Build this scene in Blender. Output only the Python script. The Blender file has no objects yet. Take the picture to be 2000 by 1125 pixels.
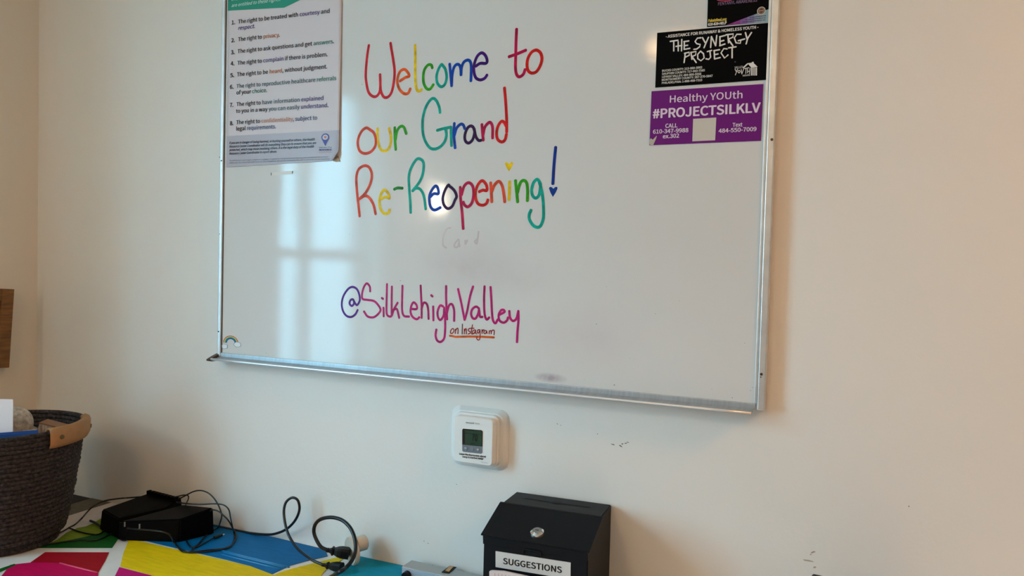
import bpy, bmesh, math, random
from mathutils import Vector, Matrix
random.seed(7)
S = bpy.context.scene
COL = S.collection
R = math.radians
# ------------------------------------------------------------------ camera
CAM = Vector((0, -1.6, 1.5)); F = 1500.0
yaw, pit, rol = R(24.33), R(1.85), R(1.49)
cf = Vector((-math.sin(yaw)*math.cos(pit), math.cos(yaw)*math.cos(pit), -math.sin(pit)))
r0 = Vector((math.cos(yaw), math.sin(yaw), 0)); u0 = r0.cross(cf)
cr = r0*math.cos(rol) + u0*math.sin(rol); cu = u0*math.cos(rol) - r0*math.sin(rol)
cam = bpy.data.objects.new('camera', bpy.data.cameras.new('camera')); COL.objects.link(cam)
M3 = Matrix((cr, cu, -cf)).transposed()
cam.matrix_world = Matrix.Translation(CAM) @ M3.to_4x4()
cam.data.sensor_width = 36; cam.data.lens = 36*F/2000; cam.data.clip_start = .02
S.camera = cam
# ------------------------------------------------------------------ daylight sky, exposure
W = bpy.data.worlds.new('sky'); S.world = W; W.use_nodes = True
wt = W.node_tree; bg = wt.nodes['Background']; bg.inputs[1].default_value = 35
_tc = wt.nodes.new('ShaderNodeTexCoord'); _sp = wt.nodes.new('ShaderNodeSeparateXYZ'); _rp = wt.nodes.new('ShaderNodeValToRGB')   # overcast sky, dimmer ground
_mr = wt.nodes.new('ShaderNodeMapRange'); _mr.inputs['From Min'].default_value = -1; wt.links.new(_tc.outputs['Generated'], _sp.inputs[0])
wt.links.new(_sp.outputs['Z'], _mr.inputs['Value']); wt.links.new(_mr.outputs[0], _rp.inputs[0]); wt.links.new(_rp.outputs[0], bg.inputs[0])
_rp.color_ramp.elements[0].position = .40; _rp.color_ramp.elements[0].color = (.115, .25, .33, 1)
_rp.color_ramp.elements[1].position = .85; _rp.color_ramp.elements[1].color = (.305, .70, 1.0, 1)
_e = _rp.color_ramp.elements.new(.52); _e.color = (.215, .455, .60, 1)
S.view_settings.view_transform = 'Standard'; S.view_settings.look = 'None'
S.view_settings.exposure = 0.14; S.view_settings.gamma = 1; S.view_settings.use_curve_mapping = False
XL, XR, YB, ZC = -2.378, 3.0, -4.2, 2.72          # room
WY0, WY1, WZ0, WZ1 = -1.97, -1.16, .86, 2.42       # window opening in the left wall
pl = bpy.data.lights.new('window_portal', 'AREA'); pl.shape = 'RECTANGLE'; pl.size = WZ1-WZ0; pl.size_y = WY1-WY0
pl.cycles.is_portal = True
po = bpy.data.objects.new('window_portal', pl); COL.objects.link(po)
po.location = (XL-.22, (WY0+WY1)/2, (WZ0+WZ1)/2); po.rotation_euler = (0, -math.pi/2, 0)
CEIL_E, SCONCE_E = 19.0, 95.0
WARM = (1, .50, .19)

def ray(x, y): return cf + cr*((x-1000)/F) + cu*((562.5-y)/F)
def atY(x, y, Y=0.0): d = ray(x, y); return CAM + d*((Y-CAM.y)/d.y)
def atZ(x, y, Z): d = ray(x, y); return CAM + d*((Z-CAM.z)/d.z)
def atX(x, y, X): d = ray(x, y); return CAM + d*((X-CAM.x)/d.x)

# ------------------------------------------------------------------ materials
def mat(name, col, rough=.5, metal=0, bump=None, var=None, coat=0, spec=.5, emit=None):
    m = bpy.data.materials.new(name); m.use_nodes = True
    nt = m.node_tree; b = nt.nodes['Principled BSDF']
    b.inputs['Base Color'].default_value = (*col, 1); b.inputs['Roughness'].default_value = rough
    b.inputs['Metallic'].default_value = metal; b.inputs['Coat Weight'].default_value = coat
    b.inputs['Specular IOR Level'].default_value = spec
    tc = nt.nodes.new('ShaderNodeTexCoord')
    if emit:
        b.inputs['Emission Color'].default_value = (*emit[0], 1); b.inputs['Emission Strength'].default_value = emit[1]
    if var:   # (scale, amount, stretch)
        mp = nt.nodes.new('ShaderNodeMapping'); mp.inputs['Scale'].default_value = var[2] if len(var) > 2 else (1, 1, 1)
        n = nt.nodes.new('ShaderNodeTexNoise'); n.inputs['Scale'].default_value = var[0]; n.inputs['Detail'].default_value = 4
        nt.links.new(tc.outputs['Object'], mp.inputs[0]); nt.links.new(mp.outputs[0], n.inputs['Vector'])
        rp = nt.nodes.new('ShaderNodeValToRGB'); a = var[1]
        rp.color_ramp.elements[0].color = (*[c*(1-a) for c in col], 1); rp.color_ramp.elements[0].position = .3
        rp.color_ramp.elements[1].color = (*[min(1, c*(1+a)) for c in col], 1); rp.color_ramp.elements[1].position = .7
        nt.links.new(n.outputs['Fac'], rp.inputs[0]); nt.links.new(rp.outputs[0], b.inputs['Base Color'])
    if bump:  # (scale, strength, distance)
        n = nt.nodes.new('ShaderNodeTexNoise'); n.inputs['Scale'].default_value = bump[0]; n.inputs['Detail'].default_value = 3
        bp = nt.nodes.new('ShaderNodeBump'); bp.inputs['Strength'].default_value = bump[1]; bp.inputs['Distance'].default_value = bump[2]
        nt.links.new(tc.outputs['Object'], n.inputs['Vector']); nt.links.new(n.outputs['Fac'], bp.inputs['Height'])
        nt.links.new(bp.outputs[0], b.inputs['Normal'])
    return m
_flat = {}
def ink(col, rough=.45):
    k = (tuple(col), rough)
    if k not in _flat: _flat[k] = mat('print_ink', col, rough, spec=.2)
    return _flat[k]
_mk = {}
def marker(col):
    k = tuple(col)
    if k not in _mk: _mk[k] = mat('marker_ink', col, .4, var=(55, .35), spec=.12)
    return _mk[k]

M_wall = mat('wall_paint', (.80, .775, .735), .5, bump=(95, .35, .0012), var=(1.3, .02))
M_wallL = mat('wall_paint_left', (.80, .73, .63), .55, bump=(95, .3, .001), var=(1.3, .03))
M_ceil = mat('ceiling_paint', (.82, .78, .70), .8)
M_floor = mat('floor_boards', (.22, .14, .08), .5, var=(6, .3, (1, 12, 1)))
M_alu = mat('brushed_aluminium', (.70, .72, .74), .38, .85, var=(30, .08, (1, 1, 1)))
M_tray = mat('tray_aluminium', (.42, .46, .50), .42, .55, var=(14, .10, (12, 1, 1)))
M_lip = mat('tray_lip', (.85, .86, .88), .3, .6)
M_cap = mat('brown_plastic', (.05, .028, .015), .35)
M_screw = mat('dark_screw', (.08, .06, .05), .35, .8)
M_black = mat('black_powder_coat', (.003, .0042, .0065), .5, bump=(900, .15, .0003), spec=.2)
M_blackin = mat('black_inside', (.003, .003, .003), .8)
M_rubber = mat('black_rubber', (.004, .004, .005), .33, spec=.4)
M_plastic = mat('black_plastic', (.003, .003, .004), .5, spec=.25)
M_chrome = mat('chrome', (.85, .83, .80), .12, 1)
M_chromeD = mat('lock_core', (.55, .52, .48), .3, 1)
M_white = mat('white_plastic', (.82, .82, .80), .35)
M_beige = mat('beige_plastic', (.62, .53, .43), .45)
M_wood = mat('frame_wood', (.20, .085, .018), .45, var=(18, .35, (1, 1, 8)))
M_leather = mat('tan_leather', (.36, .18, .065), .55, bump=(220, .3, .0006), var=(30, .12))
M_brass = mat('old_brass', (.16, .11, .04), .4, .8)
M_glassgreen = mat('lcd_green', (.012, .055, .032), .25, coat=.5)

def board_material():
    m = mat('whiteboard_enamel', (.70, .69, .675), .055, spec=.27)
    nt = m.node_tree; b = nt.nodes['Principled BSDF']
    tc = nt.nodes.new('ShaderNodeTexCoord')
    col = None
    base = nt.nodes.new('ShaderNodeRGB'); base.outputs[0].default_value = (.70, .69, .675, 1); col = base.outputs[0]
    def blob(px, py, rx, rz, c, amt, ns):
        nonlocal col
        p = atY(px, py, -.018) - BO
        mp = nt.nodes.new('ShaderNodeMapping'); mp.vector_type = 'POINT'
        mp.inputs['Location'].default_value = (-p.x/rx, 0, -p.z/rz); mp.inputs['Scale'].default_value = (1/rx, 0, 1/rz)
        nt.links.new(tc.outputs['Object'], mp.inputs[0])
        g = nt.nodes.new('ShaderNodeTexGradient'); g.gradient_type = 'SPHERICAL'; nt.links.new(mp.outputs[0], g.inputs[0])
        n = nt.nodes.new('ShaderNodeTexNoise'); n.inputs['Scale'].default_value = ns; n.inputs['Detail'].default_value = 5
        nt.links.new(tc.outputs['Object'], n.inputs['Vector'])
        mu = nt.nodes.new('ShaderNodeMath'); mu.operation = 'MULTIPLY'; nt.links.new(g.outputs['Fac'], mu.inputs[0]); nt.links.new(n.outputs['Fac'], mu.inputs[1])
        m2 = nt.nodes.new('ShaderNodeMath'); m2.operation = 'MULTIPLY'; m2.use_clamp = True; nt.links.new(mu.outputs[0], m2.inputs[0]); m2.inputs[1].default_value = amt
        mx = nt.nodes.new('ShaderNodeMixRGB'); nt.links.new(m2.outputs[0], mx.inputs[0]); nt.links.new(col, mx.inputs[1]); mx.inputs[2].default_value = (*c, 1)
        col = mx.outputs[0]
    blob(905, 510, .14, .09, (.56, .48, .49), .75, 22)
    blob(985, 540, .13, .06, (.58, .52, .54), .6, 25)
    blob(1075, 738, .042, .012, (.44, .38, .42), 2.4, 60)
    blob(1140, 660, .16, .09, (.62, .54, .56), .8, 12)
    blob(1270, 470, .30, .2, (.62, .60, .58), .5, 5)
    nt.links.new(col, b.inputs['Base Color'])
    n = nt.nodes.new('ShaderNodeTexNoise'); n.inputs['Scale'].default_value = 330; n.inputs['Detail'].default_value = 2
    n2 = nt.nodes.new('ShaderNodeTexNoise'); n2.inputs['Scale'].default_value = 9; n2.inputs['Detail'].default_value = 1
    nt.links.new(tc.outputs['Object'], n.inputs['Vector']); nt.links.new(tc.outputs['Object'], n2.inputs['Vector'])
    b1 = nt.nodes.new('ShaderNodeBump'); b1.inputs['Strength'].default_value = .10; b1.inputs['Distance'].default_value = .0004
    b2 = nt.nodes.new('ShaderNodeBump'); b2.inputs['Strength'].default_value = .25; b2.inputs['Distance'].default_value = .0012
    nt.links.new(n.outputs['Fac'], b1.inputs['Height']); nt.links.new(n2.outputs['Fac'], b2.inputs['Height'])
    nt.links.new(b1.outputs[0], b2.inputs['Normal']); nt.links.new(b2.outputs[0], b.inputs['Normal'])
    return m

# ------------------------------------------------------------------ object helpers
def wloc(o):
    v = Vector((0, 0, 0))
    while o: v += o.location; o = o.parent
    return v
def thing(name, label, cat, loc=(0, 0, 0), group=None):
    o = bpy.data.objects.new(name, None); o.empty_display_size = .05; COL.objects.link(o); o.location = loc
    return tag(o, label, cat, group)
def tag(o, label, cat, group=None):
    o['label'] = label; o['category'] = cat
    if group: o['group'] = group
    return o
def obj(name, bm, m, parent=None, smooth=False, loc=None, label=None, mats=None):
    """bm in world coordinates; the object's origin is its parent's (or loc)"""
    if parent is not None: off = wloc(parent)
    else: off = Vector(loc) if loc is not None else Vector((0, 0, 0))
    bmesh.ops.translate(bm, verts=bm.verts, vec=-off)
    me = bpy.data.meshes.new(name); bm.to_mesh(me); bm.free()
    for k in (mats or [m]): me.materials.append(k)
    if smooth:
        for p in me.polygons: p.use_smooth = True
    o = bpy.data.objects.new(name, me); COL.objects.link(o)
    if parent is not None: o.parent = parent
    else: o.location = off
    if label: o['label'] = label
    return o
def struct(name, bm, m, parent=None, smooth=False):
    o = obj(name, bm, m, parent, smooth)
    o['kind'] = 'structure'
    return o
def NB(): return bmesh.new()
def box(bm, lo, hi, mtx=None, bev=0):
    lo, hi = Vector(lo), Vector(hi); c = (lo+hi)/2; s = hi-lo
    r = bmesh.ops.create_cube(bm, size=1, matrix=Matrix.Translation(c) @ Matrix.Diagonal((*s, 1)))
    if bev:
        es = list({e for v in r['verts'] for e in v.link_edges})
        rr = bmesh.ops.bevel(bm, geom=es, offset=bev, segments=2, profile=.6, affect='EDGES')
        vs = list({v for f in rr['faces'] for v in f.verts} | {v for v in r['verts'] if v.is_valid})
    else: vs = r['verts']
    if mtx is not None: bmesh.ops.transform(bm, matrix=mtx, verts=vs)
    return vs
def cyl(bm, a, b, r1, r2=None, n=24):
    a, b = Vector(a), Vector(b); d = b-a
    q = d.to_track_quat('Z', 'Y').to_matrix().to_4x4()
    return bmesh.ops.create_cone(bm, cap_ends=True, segments=n, radius1=r1, radius2=r1 if r2 is None else r2, depth=d.length,
                                 matrix=Matrix.Translation((a+b)/2) @ q)['verts']
def catmull(pts, k=8):
    P = [Vector(p) for p in pts]
    if len(P) < 3: return [P[0].lerp(P[1], i/k) for i in range(k+1)] if len(P) == 2 else P
    closed = (P[0]-P[-1]).length < 1e-6
    out = []
    n = len(P)
    for i in range(n-1):
        p0 = P[i-1] if i > 0 else (P[-2] if closed else P[0]*2-P[1])
        p3 = P[i+2] if i+2 < n else (P[1] if closed else P[-1]*2-P[-2])
        p1, p2 = P[i], P[i+1]
        for j in range(k):
            t = j/k
            out.append(.5*((2*p1)+(p2-p0)*t+(2*p0-5*p1+4*p2-p3)*t*t+(3*p1-p0-3*p2+p3)*t**3))
    out.append(P[-1]); return out
def tube(bm, pts, r, n=10, k=8, taper=None):
    P = catmull(pts, k); rings = []
    up = Vector((0, 0, 1)); prev = None
    for i, p in enumerate(P):
        t = (P[min(i+1, len(P)-1)]-P[max(i-1, 0)]).normalized()
        if prev is None:
            a = t.cross(up);
            if a.length < .1: a = t.cross(Vector((1, 0, 0)))
        else: a = prev - t*prev.dot(t)
        a.normalize(); prev = a; b = t.cross(a)
        rr = r if taper is None else r*taper(i/(len(P)-1))
        rings.append([bm.verts.new(p+(a*math.cos(2*math.pi*j/n)+b*math.sin(2*math.pi*j/n))*rr) for j in range(n)])
    for A, B in zip(rings, rings[1:]):
        for j in range(n): bm.faces.new((A[j], A[(j+1) % n], B[(j+1) % n], B[j]))
    bm.faces.new(rings[0][::-1]); bm.faces.new(rings[-1])
def poly(bm, pts, th=None, n=None):
    """flat polygon, optionally given thickness th along -n"""
    vs = [bm.verts.new(p) for p in pts]
    f = bm.faces.new(vs); f.normal_update()
    if n is not None and f.normal.dot(Vector(n)) < 0: f.normal_flip()
    if th:
        nn = Vector(n) if n is not None else f.normal.copy()
        ex = bmesh.ops.extrude_face_region(bm, geom=[f])
        bmesh.ops.translate(bm, vec=-nn*th, verts=[g for g in ex['geom'] if isinstance(g, bmesh.types.BMVert)])
        bmesh.ops.recalc_face_normals(bm, faces=bm.faces)
    else: bmesh.ops.triangulate(bm, faces=[f])

class Plane:
    def __init__(s, o, u, v=(0, 0, 1)):
        s.o, s.u = Vector(o), Vector(u).normalized(); s.v = Vector(v).normalized(); s.n = s.u.cross(s.v)
        if s.n.dot(CAM-s.o) < 0: s.n = -s.n
    def hit(s, x, y):
        d = ray(x, y); t = (s.o-CAM).dot(s.n)/d.dot(s.n); return CAM + d*t
    def px(s, x, y, lift=0.0):
        return s.hit(x, y) + s.n*lift
def ribbon(bm, pts, w, n, k=7, smooth=True, th=.0):
    P = catmull(pts, k) if smooth else [Vector(p) for p in pts]
    n = Vector(n); L, Rr = [], []
    P = [p+n*(3e-6*i) for i, p in enumerate(P)]     # later ink lies a hair over earlier ink
    for i, p in enumerate(P):
        t = (P[min(i+1, len(P)-1)]-P[max(i-1, 0)]).normalized(); a = t.cross(n).normalized()*(w/2)
        L.append(bm.verts.new(p+a)); Rr.append(bm.verts.new(p-a))
    for i in range(len(P)-1):
        try: bm.faces.new((L[i], Rr[i], Rr[i+1], L[i+1]))
        except ValueError: pass
    for end, sgn in ((0, -1), (len(P)-1, 1)):     # rounded ends
        t = (P[min(end+1, len(P)-1)]-P[max(end-1, 0)]).normalized()*sgn; a = t.cross(n).normalized()
        arc = [bm.verts.new(P[end]+a*(w/2)*math.cos(q)+t*(w/2)*.8*math.sin(q)) for q in [math.pi*j/6 for j in range(7)]]
        bm.faces.new(arc)
def strokes(name, data, plane, ox, oy, sc, w, m, parent, lift=0.0, label=None, k=7, smooth=True):
    """data: strokes in the coordinates of a zoom of the photograph"""
    bm = NB()
    for q_, st in enumerate(data): ribbon(bm, [plane.px(ox+x/sc, oy+y/sc, lift+2.5e-5*q_) for x, y in st], w, plane.n, k, smooth)
    return obj(name, bm, m, parent, label=label)
_cap = None
FONT = None
try:      # the sans-serif that ships inside Blender; falls back to the built-in one
    import os
    FONT = bpy.data.fonts.load(os.path.join(bpy.utils.system_resource('DATAFILES'), 'fonts', 'Noto Sans CJK Regular.woff2'))
except Exception: FONT = None
def text(parts, plane, a, b, cap, parent, name='text_line', bold=.0, shear=0, lift=.0004, label=None, yscale=None):
    """one line of lettering between baseline points a, b (photo px); cap = capital height in px. parts: [(string, colour)]"""
    global _cap
    def conv(parts, bold, shear):
        cu_ = bpy.data.curves.new('t', 'FONT'); cu_.body = ''.join(p[0] for p in parts); cu_.size = 1
        if FONT: cu_.font = FONT
        cu_.offset = bold; cu_.shear = shear; cu_.resolution_u = 4
        mats = []
        for p in parts:
            mm = p[1] if isinstance(p[1], bpy.types.Material) else ink(p[1])
            if mm not in mats: mats.append(mm)
            cu_.materials.append(mm) if mm.name not in [q.name for q in cu_.materials] else None
        i = 0
        for p in parts:
            mm = p[1] if isinstance(p[1], bpy.types.Material) else ink(p[1])
            for _ in p[0]:
                cu_.body_format[i].material_index = mats.index(mm); i += 1
        o = bpy.data.objects.new('t', cu_); COL.objects.link(o)
        bpy.context.view_layer.update()
        me = bpy.data.meshes.new_from_object(o.evaluated_get(bpy.context.evaluated_depsgraph_get()))
        bpy.data.objects.remove(o); bpy.data.curves.remove(cu_)
        return me, mats
    if _cap is None:
        me, _ = conv([('H', (0, 0, 0))], 0, 0); _cap = max(v.co.y for v in me.vertices); bpy.data.meshes.remove(me)
    weight = bold; me, mats = conv(parts, 0, shear)
    A, B = plane.px(*a), plane.px(*b)
    x0 = min(v.co.x for v in me.vertices); x1 = max(v.co.x for v in me.vertices)
    U = (B-A).normalized(); V = plane.n.cross(U); V = V if V.z > 0 else -V
    mid = ((a[0]+b[0])/2, (a[1]+b[1])/2)
    ch = (plane.px(*mid)-plane.px(mid[0], mid[1]-cap)).length
    sx = (B-A).length/(x1-x0); sy = ch/_cap
    bm = NB(); k0 = 0
    for q_, (dx, dy) in enumerate(((0, 0), (-1, 0), (1, 0), (0, .8), (0, -.8), (.7, .6), (-.7, .6), (.7, -.6), (-.7, -.6)) if weight else ((0, 0),)):   # heavier weight: overprinted copies
        bm.from_mesh(me); bm.verts.ensure_lookup_table()
        for v in bm.verts[k0:]: v.co = A + U*((v.co.x+dx*weight-x0)*sx) + V*((v.co.y+dy*weight)*sy) + plane.n*(lift+1.2e-5*q_)
        k0 = len(bm.verts)
    bpy.data.meshes.remove(me)
    return obj(name, bm, None, parent, mats=mats, label=label)

# ------------------------------------------------------------------ the room
bm = NB(); box(bm, (XL-.24, 0, 0), (XR, .12, ZC)); wall_back = struct('wall_back', bm, M_wall)
bm = NB()
box(bm, (XL-.24, YB, 0), (XL, WY0, ZC)); box(bm, (XL-.24, WY1, 0), (XL, 0, ZC))
box(bm, (XL-.24, WY0, 0), (XL, WY1, WZ0)); box(bm, (XL-.24, WY0, WZ1), (XL, WY1, ZC))
struct('wall_left', bm, M_wallL)
bm = NB(); box(bm, (XR, YB, 0), (XR+.12, .12, ZC)); struct('wall_right', bm, M_wall)
bm = NB(); box(bm, (XL-.24, YB-.12, 0), (XR+.12, YB, ZC)); struct('wall_front', bm, M_wall)
bm = NB(); box(bm, (XL-.24, YB-.12, -.1), (XR+.12, .12, 0)); struct('floor', bm, M_floor)
bm = NB(); box(bm, (XL-.24, YB-.12, ZC), (XR+.12, .12, ZC+.1)); struct('ceiling', bm, M_ceil)
bm = NB(); box(bm, (XL+.001, -.016, 0), (XR, 0, .10), bev=.003); struct('baseboard_back', bm, M_white)
# window
wn = bpy.data.objects.new('window_1', None); COL.objects.link(wn); wn.location = (XL, (WY0+WY1)/2, WZ0); wn['kind'] = 'structure'
bm = NB(); x0, x1 = XL-.20, XL-.14
for a, b in (((x0, WY0, WZ0), (x1, WY0+.045, WZ1)), ((x0, WY1-.045, WZ0), (x1, WY1, WZ1)),
             ((x0, WY0, WZ0), (x1, WY1, WZ0+.06)), ((x0, WY0, WZ1-.05), (x1, WY1, WZ1))): box(bm, a, b, bev=.002)
obj('window_frame', bm, M_white, wn)
bm = NB(); box(bm, (x0+.01, WY0+.04, 1.497), (x1+.01, WY1-.04, 1.548), bev=.002); obj('meeting_rail', bm, M_white, wn)
bm = NB(); box(bm, (x0+.01, -1.545, WZ0+.05), (x1-.005, -1.468, WZ1-.04), bev=.002); obj('mullion', bm, M_white, wn)
bm = NB(); box(bm, (XL+.0005, WY0-.05, WZ0-.03), (XL+.045, WY1+.05, WZ0-.001), bev=.003); obj('window_sill', bm, M_white, wn)
gm = bpy.data.materials.new('window_glass'); gm.use_nodes = True; nt = gm.node_tree; nt.nodes.clear()
o_ = nt.nodes.new('ShaderNodeOutputMaterial'); mx = nt.nodes.new('ShaderNodeMixShader'); tr = nt.nodes.new('ShaderNodeBsdfTransparent')
tr.inputs[0].default_value = (.95, .98, .98, 1); gl = nt.nodes.new('ShaderNodeBsdfGlossy'); gl.inputs['Roughness'].default_value = .02
mx.inputs[0].default_value = .06; nt.links.new(tr.outputs[0], mx.inputs[1]); nt.links.new(gl.outputs[0], mx.inputs[2]); nt.links.new(mx.outputs[0], o_.inputs[0])
for ya, yb in ((WY0+.04, -1.543), (-1.470, WY1-.04)):
    for za, zb in ((WZ0+.055, 1.500), (1.545, WZ1-.045)):
        bm = NB(); box(bm, (XL-.172, ya, za), (XL-.168, yb, zb)); obj('pane', bm, gm, wn)
# lamps that light the room (behind the camera)
def ceiling_lamp(x, y, r, e, label, tint=WARM):
    t = thing('ceiling_lamp', label, 'lamp', (x, y, ZC), 'ceiling lamps')
    bm = NB(); cyl(bm, (x, y, ZC-.03), (x, y, ZC-.0005), r*1.06, n=40); obj('mount', bm, M_white, t)
    bm = NB(); cyl(bm, (x, y, ZC-.07), (x, y, ZC-.03), r*.8, r, n=40)
    obj('diffuser', bm, mat('lamp_diffuser', (.9, .85, .75), .5, emit=(tint, e)), t)
ceiling_lamp(1.45, -.85, .22, CEIL_E*2.6, 'round flush ceiling lamp with a warm diffuser, above the right side of the room')
ceiling_lamp(-.9, -2.6, .2, CEIL_E*1.75, 'round flush ceiling lamp with a paler diffuser, nearer the left wall', (1, .60, .27))
t = thing('wall_sconce', 'warm glowing cylinder wall lamp on the left wall, mirrored in the whiteboard', 'lamp', (XL, -2.38, 1.87))
bm = NB(); box(bm, (XL+.0005, -2.42, 1.80), (XL+.015, -2.34, 1.94), bev=.003); obj('back_plate', bm, M_alu, t)
bm = NB(); cyl(bm, (XL+.015, -2.38, 1.87), (XL+.06, -2.38, 1.87), .008); obj('arm', bm, M_alu, t)
bm = NB(); cyl(bm, (XL+.105, -2.38, 1.785), (XL+.105, -2.38, 1.94), .031, n=32)
obj('lamp_shade', bm, mat('sconce_glow', (.9, .8, .6), .5, emit=((1, .83, .62), SCONCE_E)), t, smooth=False)

# marks on the wall
def fleck(px, py, w, h, ang, m, name='paint_chip'):
    pl_ = Plane((0, -.0006, 0), (1, 0, 0)); c = pl_.px(px, py); bm = NB(); a = R(ang); n_ = 9
    poly(bm, [c+Vector((math.cos(q)*w*math.cos(a)-math.sin(q)*h*math.sin(a), 0, math.cos(q)*w*math.sin(a)+math.sin(q)*h*math.cos(a)))*(1+.35*random.uniform(-1, 1))
              for q in [2*math.pi*i/n_ for i in range(n_)]], .0005, (0, -1, 0))
    obj(name, bm, m, wall_back)
M_chip = mat('chipped_paint', (.16, .155, .15), .8); M_scuff = mat('scuff', (.46, .38, .30), .8)
for px, py, w, h, a in ((1088.5, 828, .0018, .0008, -20), (1095, 830.5, .0012, .0007, 20), (1197, 868.3, .0042, .0011, -8), (1212, 871.3, .0040, .0014, -25),
                        (1215.5, 867, .0022, .0012, 15), (1222, 866, .0028, .0009, 10), (1226.5, 864, .0028, .0007, -12), (1167, 847.5, .0009, .0009, 0),
                        (828, 1057, .001, .001, 0), (836, 1061, .0012, .0012, 0), (1775, 989, .001, .001, 0), (892, 946, .0012, .001, 0)):
    fleck(px, py, w, h, a, M_chip)
for px, py, w, h, a in ((1588, 1078.5, .0045, .0014, 30), (1577, 1095, .0100, .0016, -3), (1591, 1108, .0040, .0022, 20), (1583, 1083, .0015, .0012, 0)):
    fleck(px, py, w, h, a, M_scuff, 'scuff_mark')

# ------------------------------------------------------------------ whiteboard
BX0, BX1, BZ0, BZ1 = -1.5915, -.1605, 1.2235, 2.44
BO = Vector(((BX0+BX1)/2, 0, BZ0))
wb = thing('whiteboard', 'large aluminium-framed whiteboard with a colourful hand-lettered welcome message, on the wall', 'whiteboard', BO)
bm = NB(); box(bm, (BX0+.006, -.018, BZ0+.004), (BX1-.006, -.001, BZ1-.006)); obj('writing_surface', bm, board_material(), wb)
def rail(ax0, ax1, az0, az1, nm='frame_rail'):
    bm = NB(); box(bm, (ax0, -.0245, az0), (ax1, -.001, az1), bev=.002); return obj(nm, bm, M_alu, wb)
rail(BX0, BX0+.010, BZ0, BZ1); rail(BX1-.0145, BX1, BZ0-.001, BZ1); rail(BX0, BX1, BZ1-.015, BZ1)
M_groove = mat('dark_joint', (.10, .10, .11), .6)
bm = NB(); box(bm, (BX1-.0205, -.0215, BZ0+.012), (BX1-.0150, -.017, BZ1-.015), bev=.001); obj('inner_lip', bm, M_alu, wb)
bm = NB(); box(bm, (BX0+.0102, -.0195, BZ0+.012), (BX0+.0115, -.0172, BZ1-.015)); obj('dark_joint', bm, M_groove, wb)
bm = NB(); box(bm, (BX1-.0150, -.0200, BZ0+.008), (BX1-.0138, -.0172, BZ1-.015)); obj('dark_joint', bm, M_groove, wb)
# tray
TX0, TX1 = BX0+.004, BX1-.022
bm = NB(); box(bm, (TX0, -.0225, BZ0-.001), (TX1+.004, -.0175, BZ0+.0115), bev=.0015)
obj('tray_back', bm, M_tray, wb)
prof = [(-.022, .0015), (-.030, -.0010), (-.0335, -.0028), (-.034, -.0015), (-.047, -.0022), (-.050, -.0005), (-.0525, -.002), (-.0525, -.0065), (-.049, -.0068), (-.022, -.006)]
bm = NB(); ra = [bm.verts.new((TX0, y, BZ0+z)) for y, z in prof]; rb = [bm.verts.new((TX1, y, BZ0+z)) for y, z in prof]
for i in range(len(prof)):
    j = (i+1) % len(prof); bm.faces.new((ra[i], ra[j], rb[j], rb[i]))
bm.faces.new(ra[::-1]); bm.faces.new(rb); obj('marker_tray', bm, M_tray, wb)
bm = NB(); tube(bm, [(TX0+.002, -.0526, BZ0-.0032), ((TX0+TX1)/2, -.0526, BZ0-.0032), (TX1, -.0526, BZ0-.0032)], .0026); obj('tray_lip', bm, M_lip, wb, True)
bm = NB(); pr = [(-.002, .010), (-.020, .009), (-.036, .004), (-.050, -.001), (-.0565, -.004), (-.056, -.008), (-.048, -.010), (-.002, -.010)]
xa, xb = TX0-.010, TX0+.002
ra = [bm.verts.new((xa, y, BZ0+z)) for y, z in pr]; rb = [bm.verts.new((xb, y, BZ0+z)) for y, z in pr]
for i in range(len(pr)):
    j = (i+1) % len(pr); bm.faces.new((ra[i], ra[j], rb[j], rb[i]))
bm.faces.new(ra[::-1]); bm.faces.new(rb); bmesh.ops.recalc_face_normals(bm, faces=bm.faces); obj('end_cap', bm, M_cap, wb, label='dark brown plastic end cap of the tray')
P25 = Plane((0, -.0246, 0), (1, 0, 0))
for px, py, r in ((432.5, 314, .0022), (426.8, 647.5, .0022), (1507.5, 272.5, .0032), (1487, 731, .0032)):
    c = P25.px(px, py); bm = NB(); cyl(bm, c+Vector((0, .002, 0)), c+Vector((0, -.0012, 0)), r, r*.8, 16); obj('screw', bm, M_screw, wb)
for px, py in ((429, 307), (429, 457), (1486, 736.5)):
    c = P25.px(px, py); bm = NB(); box(bm, c-Vector((.001, .0004, .0012)), c+Vector((.001, .0002, .0012))); obj('paint_nick', bm, M_screw, wb)
PB = Plane((0, -.0181, 0), (1, 0, 0))
# small dried specks of marker
bm = NB()
for px, py in ((683, 457), (478, 690), (447, 462), (545, 667), (608, 681), (707, 165), (1185, 560), (1165, 633), (1478, 739), (1470, 757), (1466, 763), (1430, 777),
               (1280, 613), (1327, 588), (1142, 741), (520, 690), (1455, 670), (1230, 700), (1390, 760), (835, 600), (782, 548), (508, 355), (690, 460), (640, 670), (1160, 748), (1200, 752)):
    c = PB.px(px, py, .0001); s = random.uniform(.0005, .0013); a = random.uniform(0, 3)
    poly(bm, [c+Vector((math.cos(q+a)*s*random.uniform(.5, 2), 0, math.sin(q+a)*s*random.uniform(.5, 1))) for q in (0, 1.2, 2.5, 3.8, 5)])
o = obj('marker_speck', bm, mat('dried_speck', (.22, .20, .20), .6), wb); o['kind'] = 'stuff'
# ghost of old writing
M_ghost = mat('erased_ink', (.57, .51, .52), .18)
strokes('erased_word', [[(400, 100), (355, 110), (318, 170), (300, 250), (305, 330), (345, 360)], [(500, 250), (460, 300), (450, 345), (490, 350), (510, 290), (505, 250), (520, 345)],
        [(590, 265), (595, 310), (620, 262)], [(765, 150), (757, 220), (745, 300)], [(740, 250), (715, 280), (740, 310)]],
        PB, 820, 430, 6.667, .0045, M_ghost, wb, .00005, 'faint pink trace of an erased word')

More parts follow.
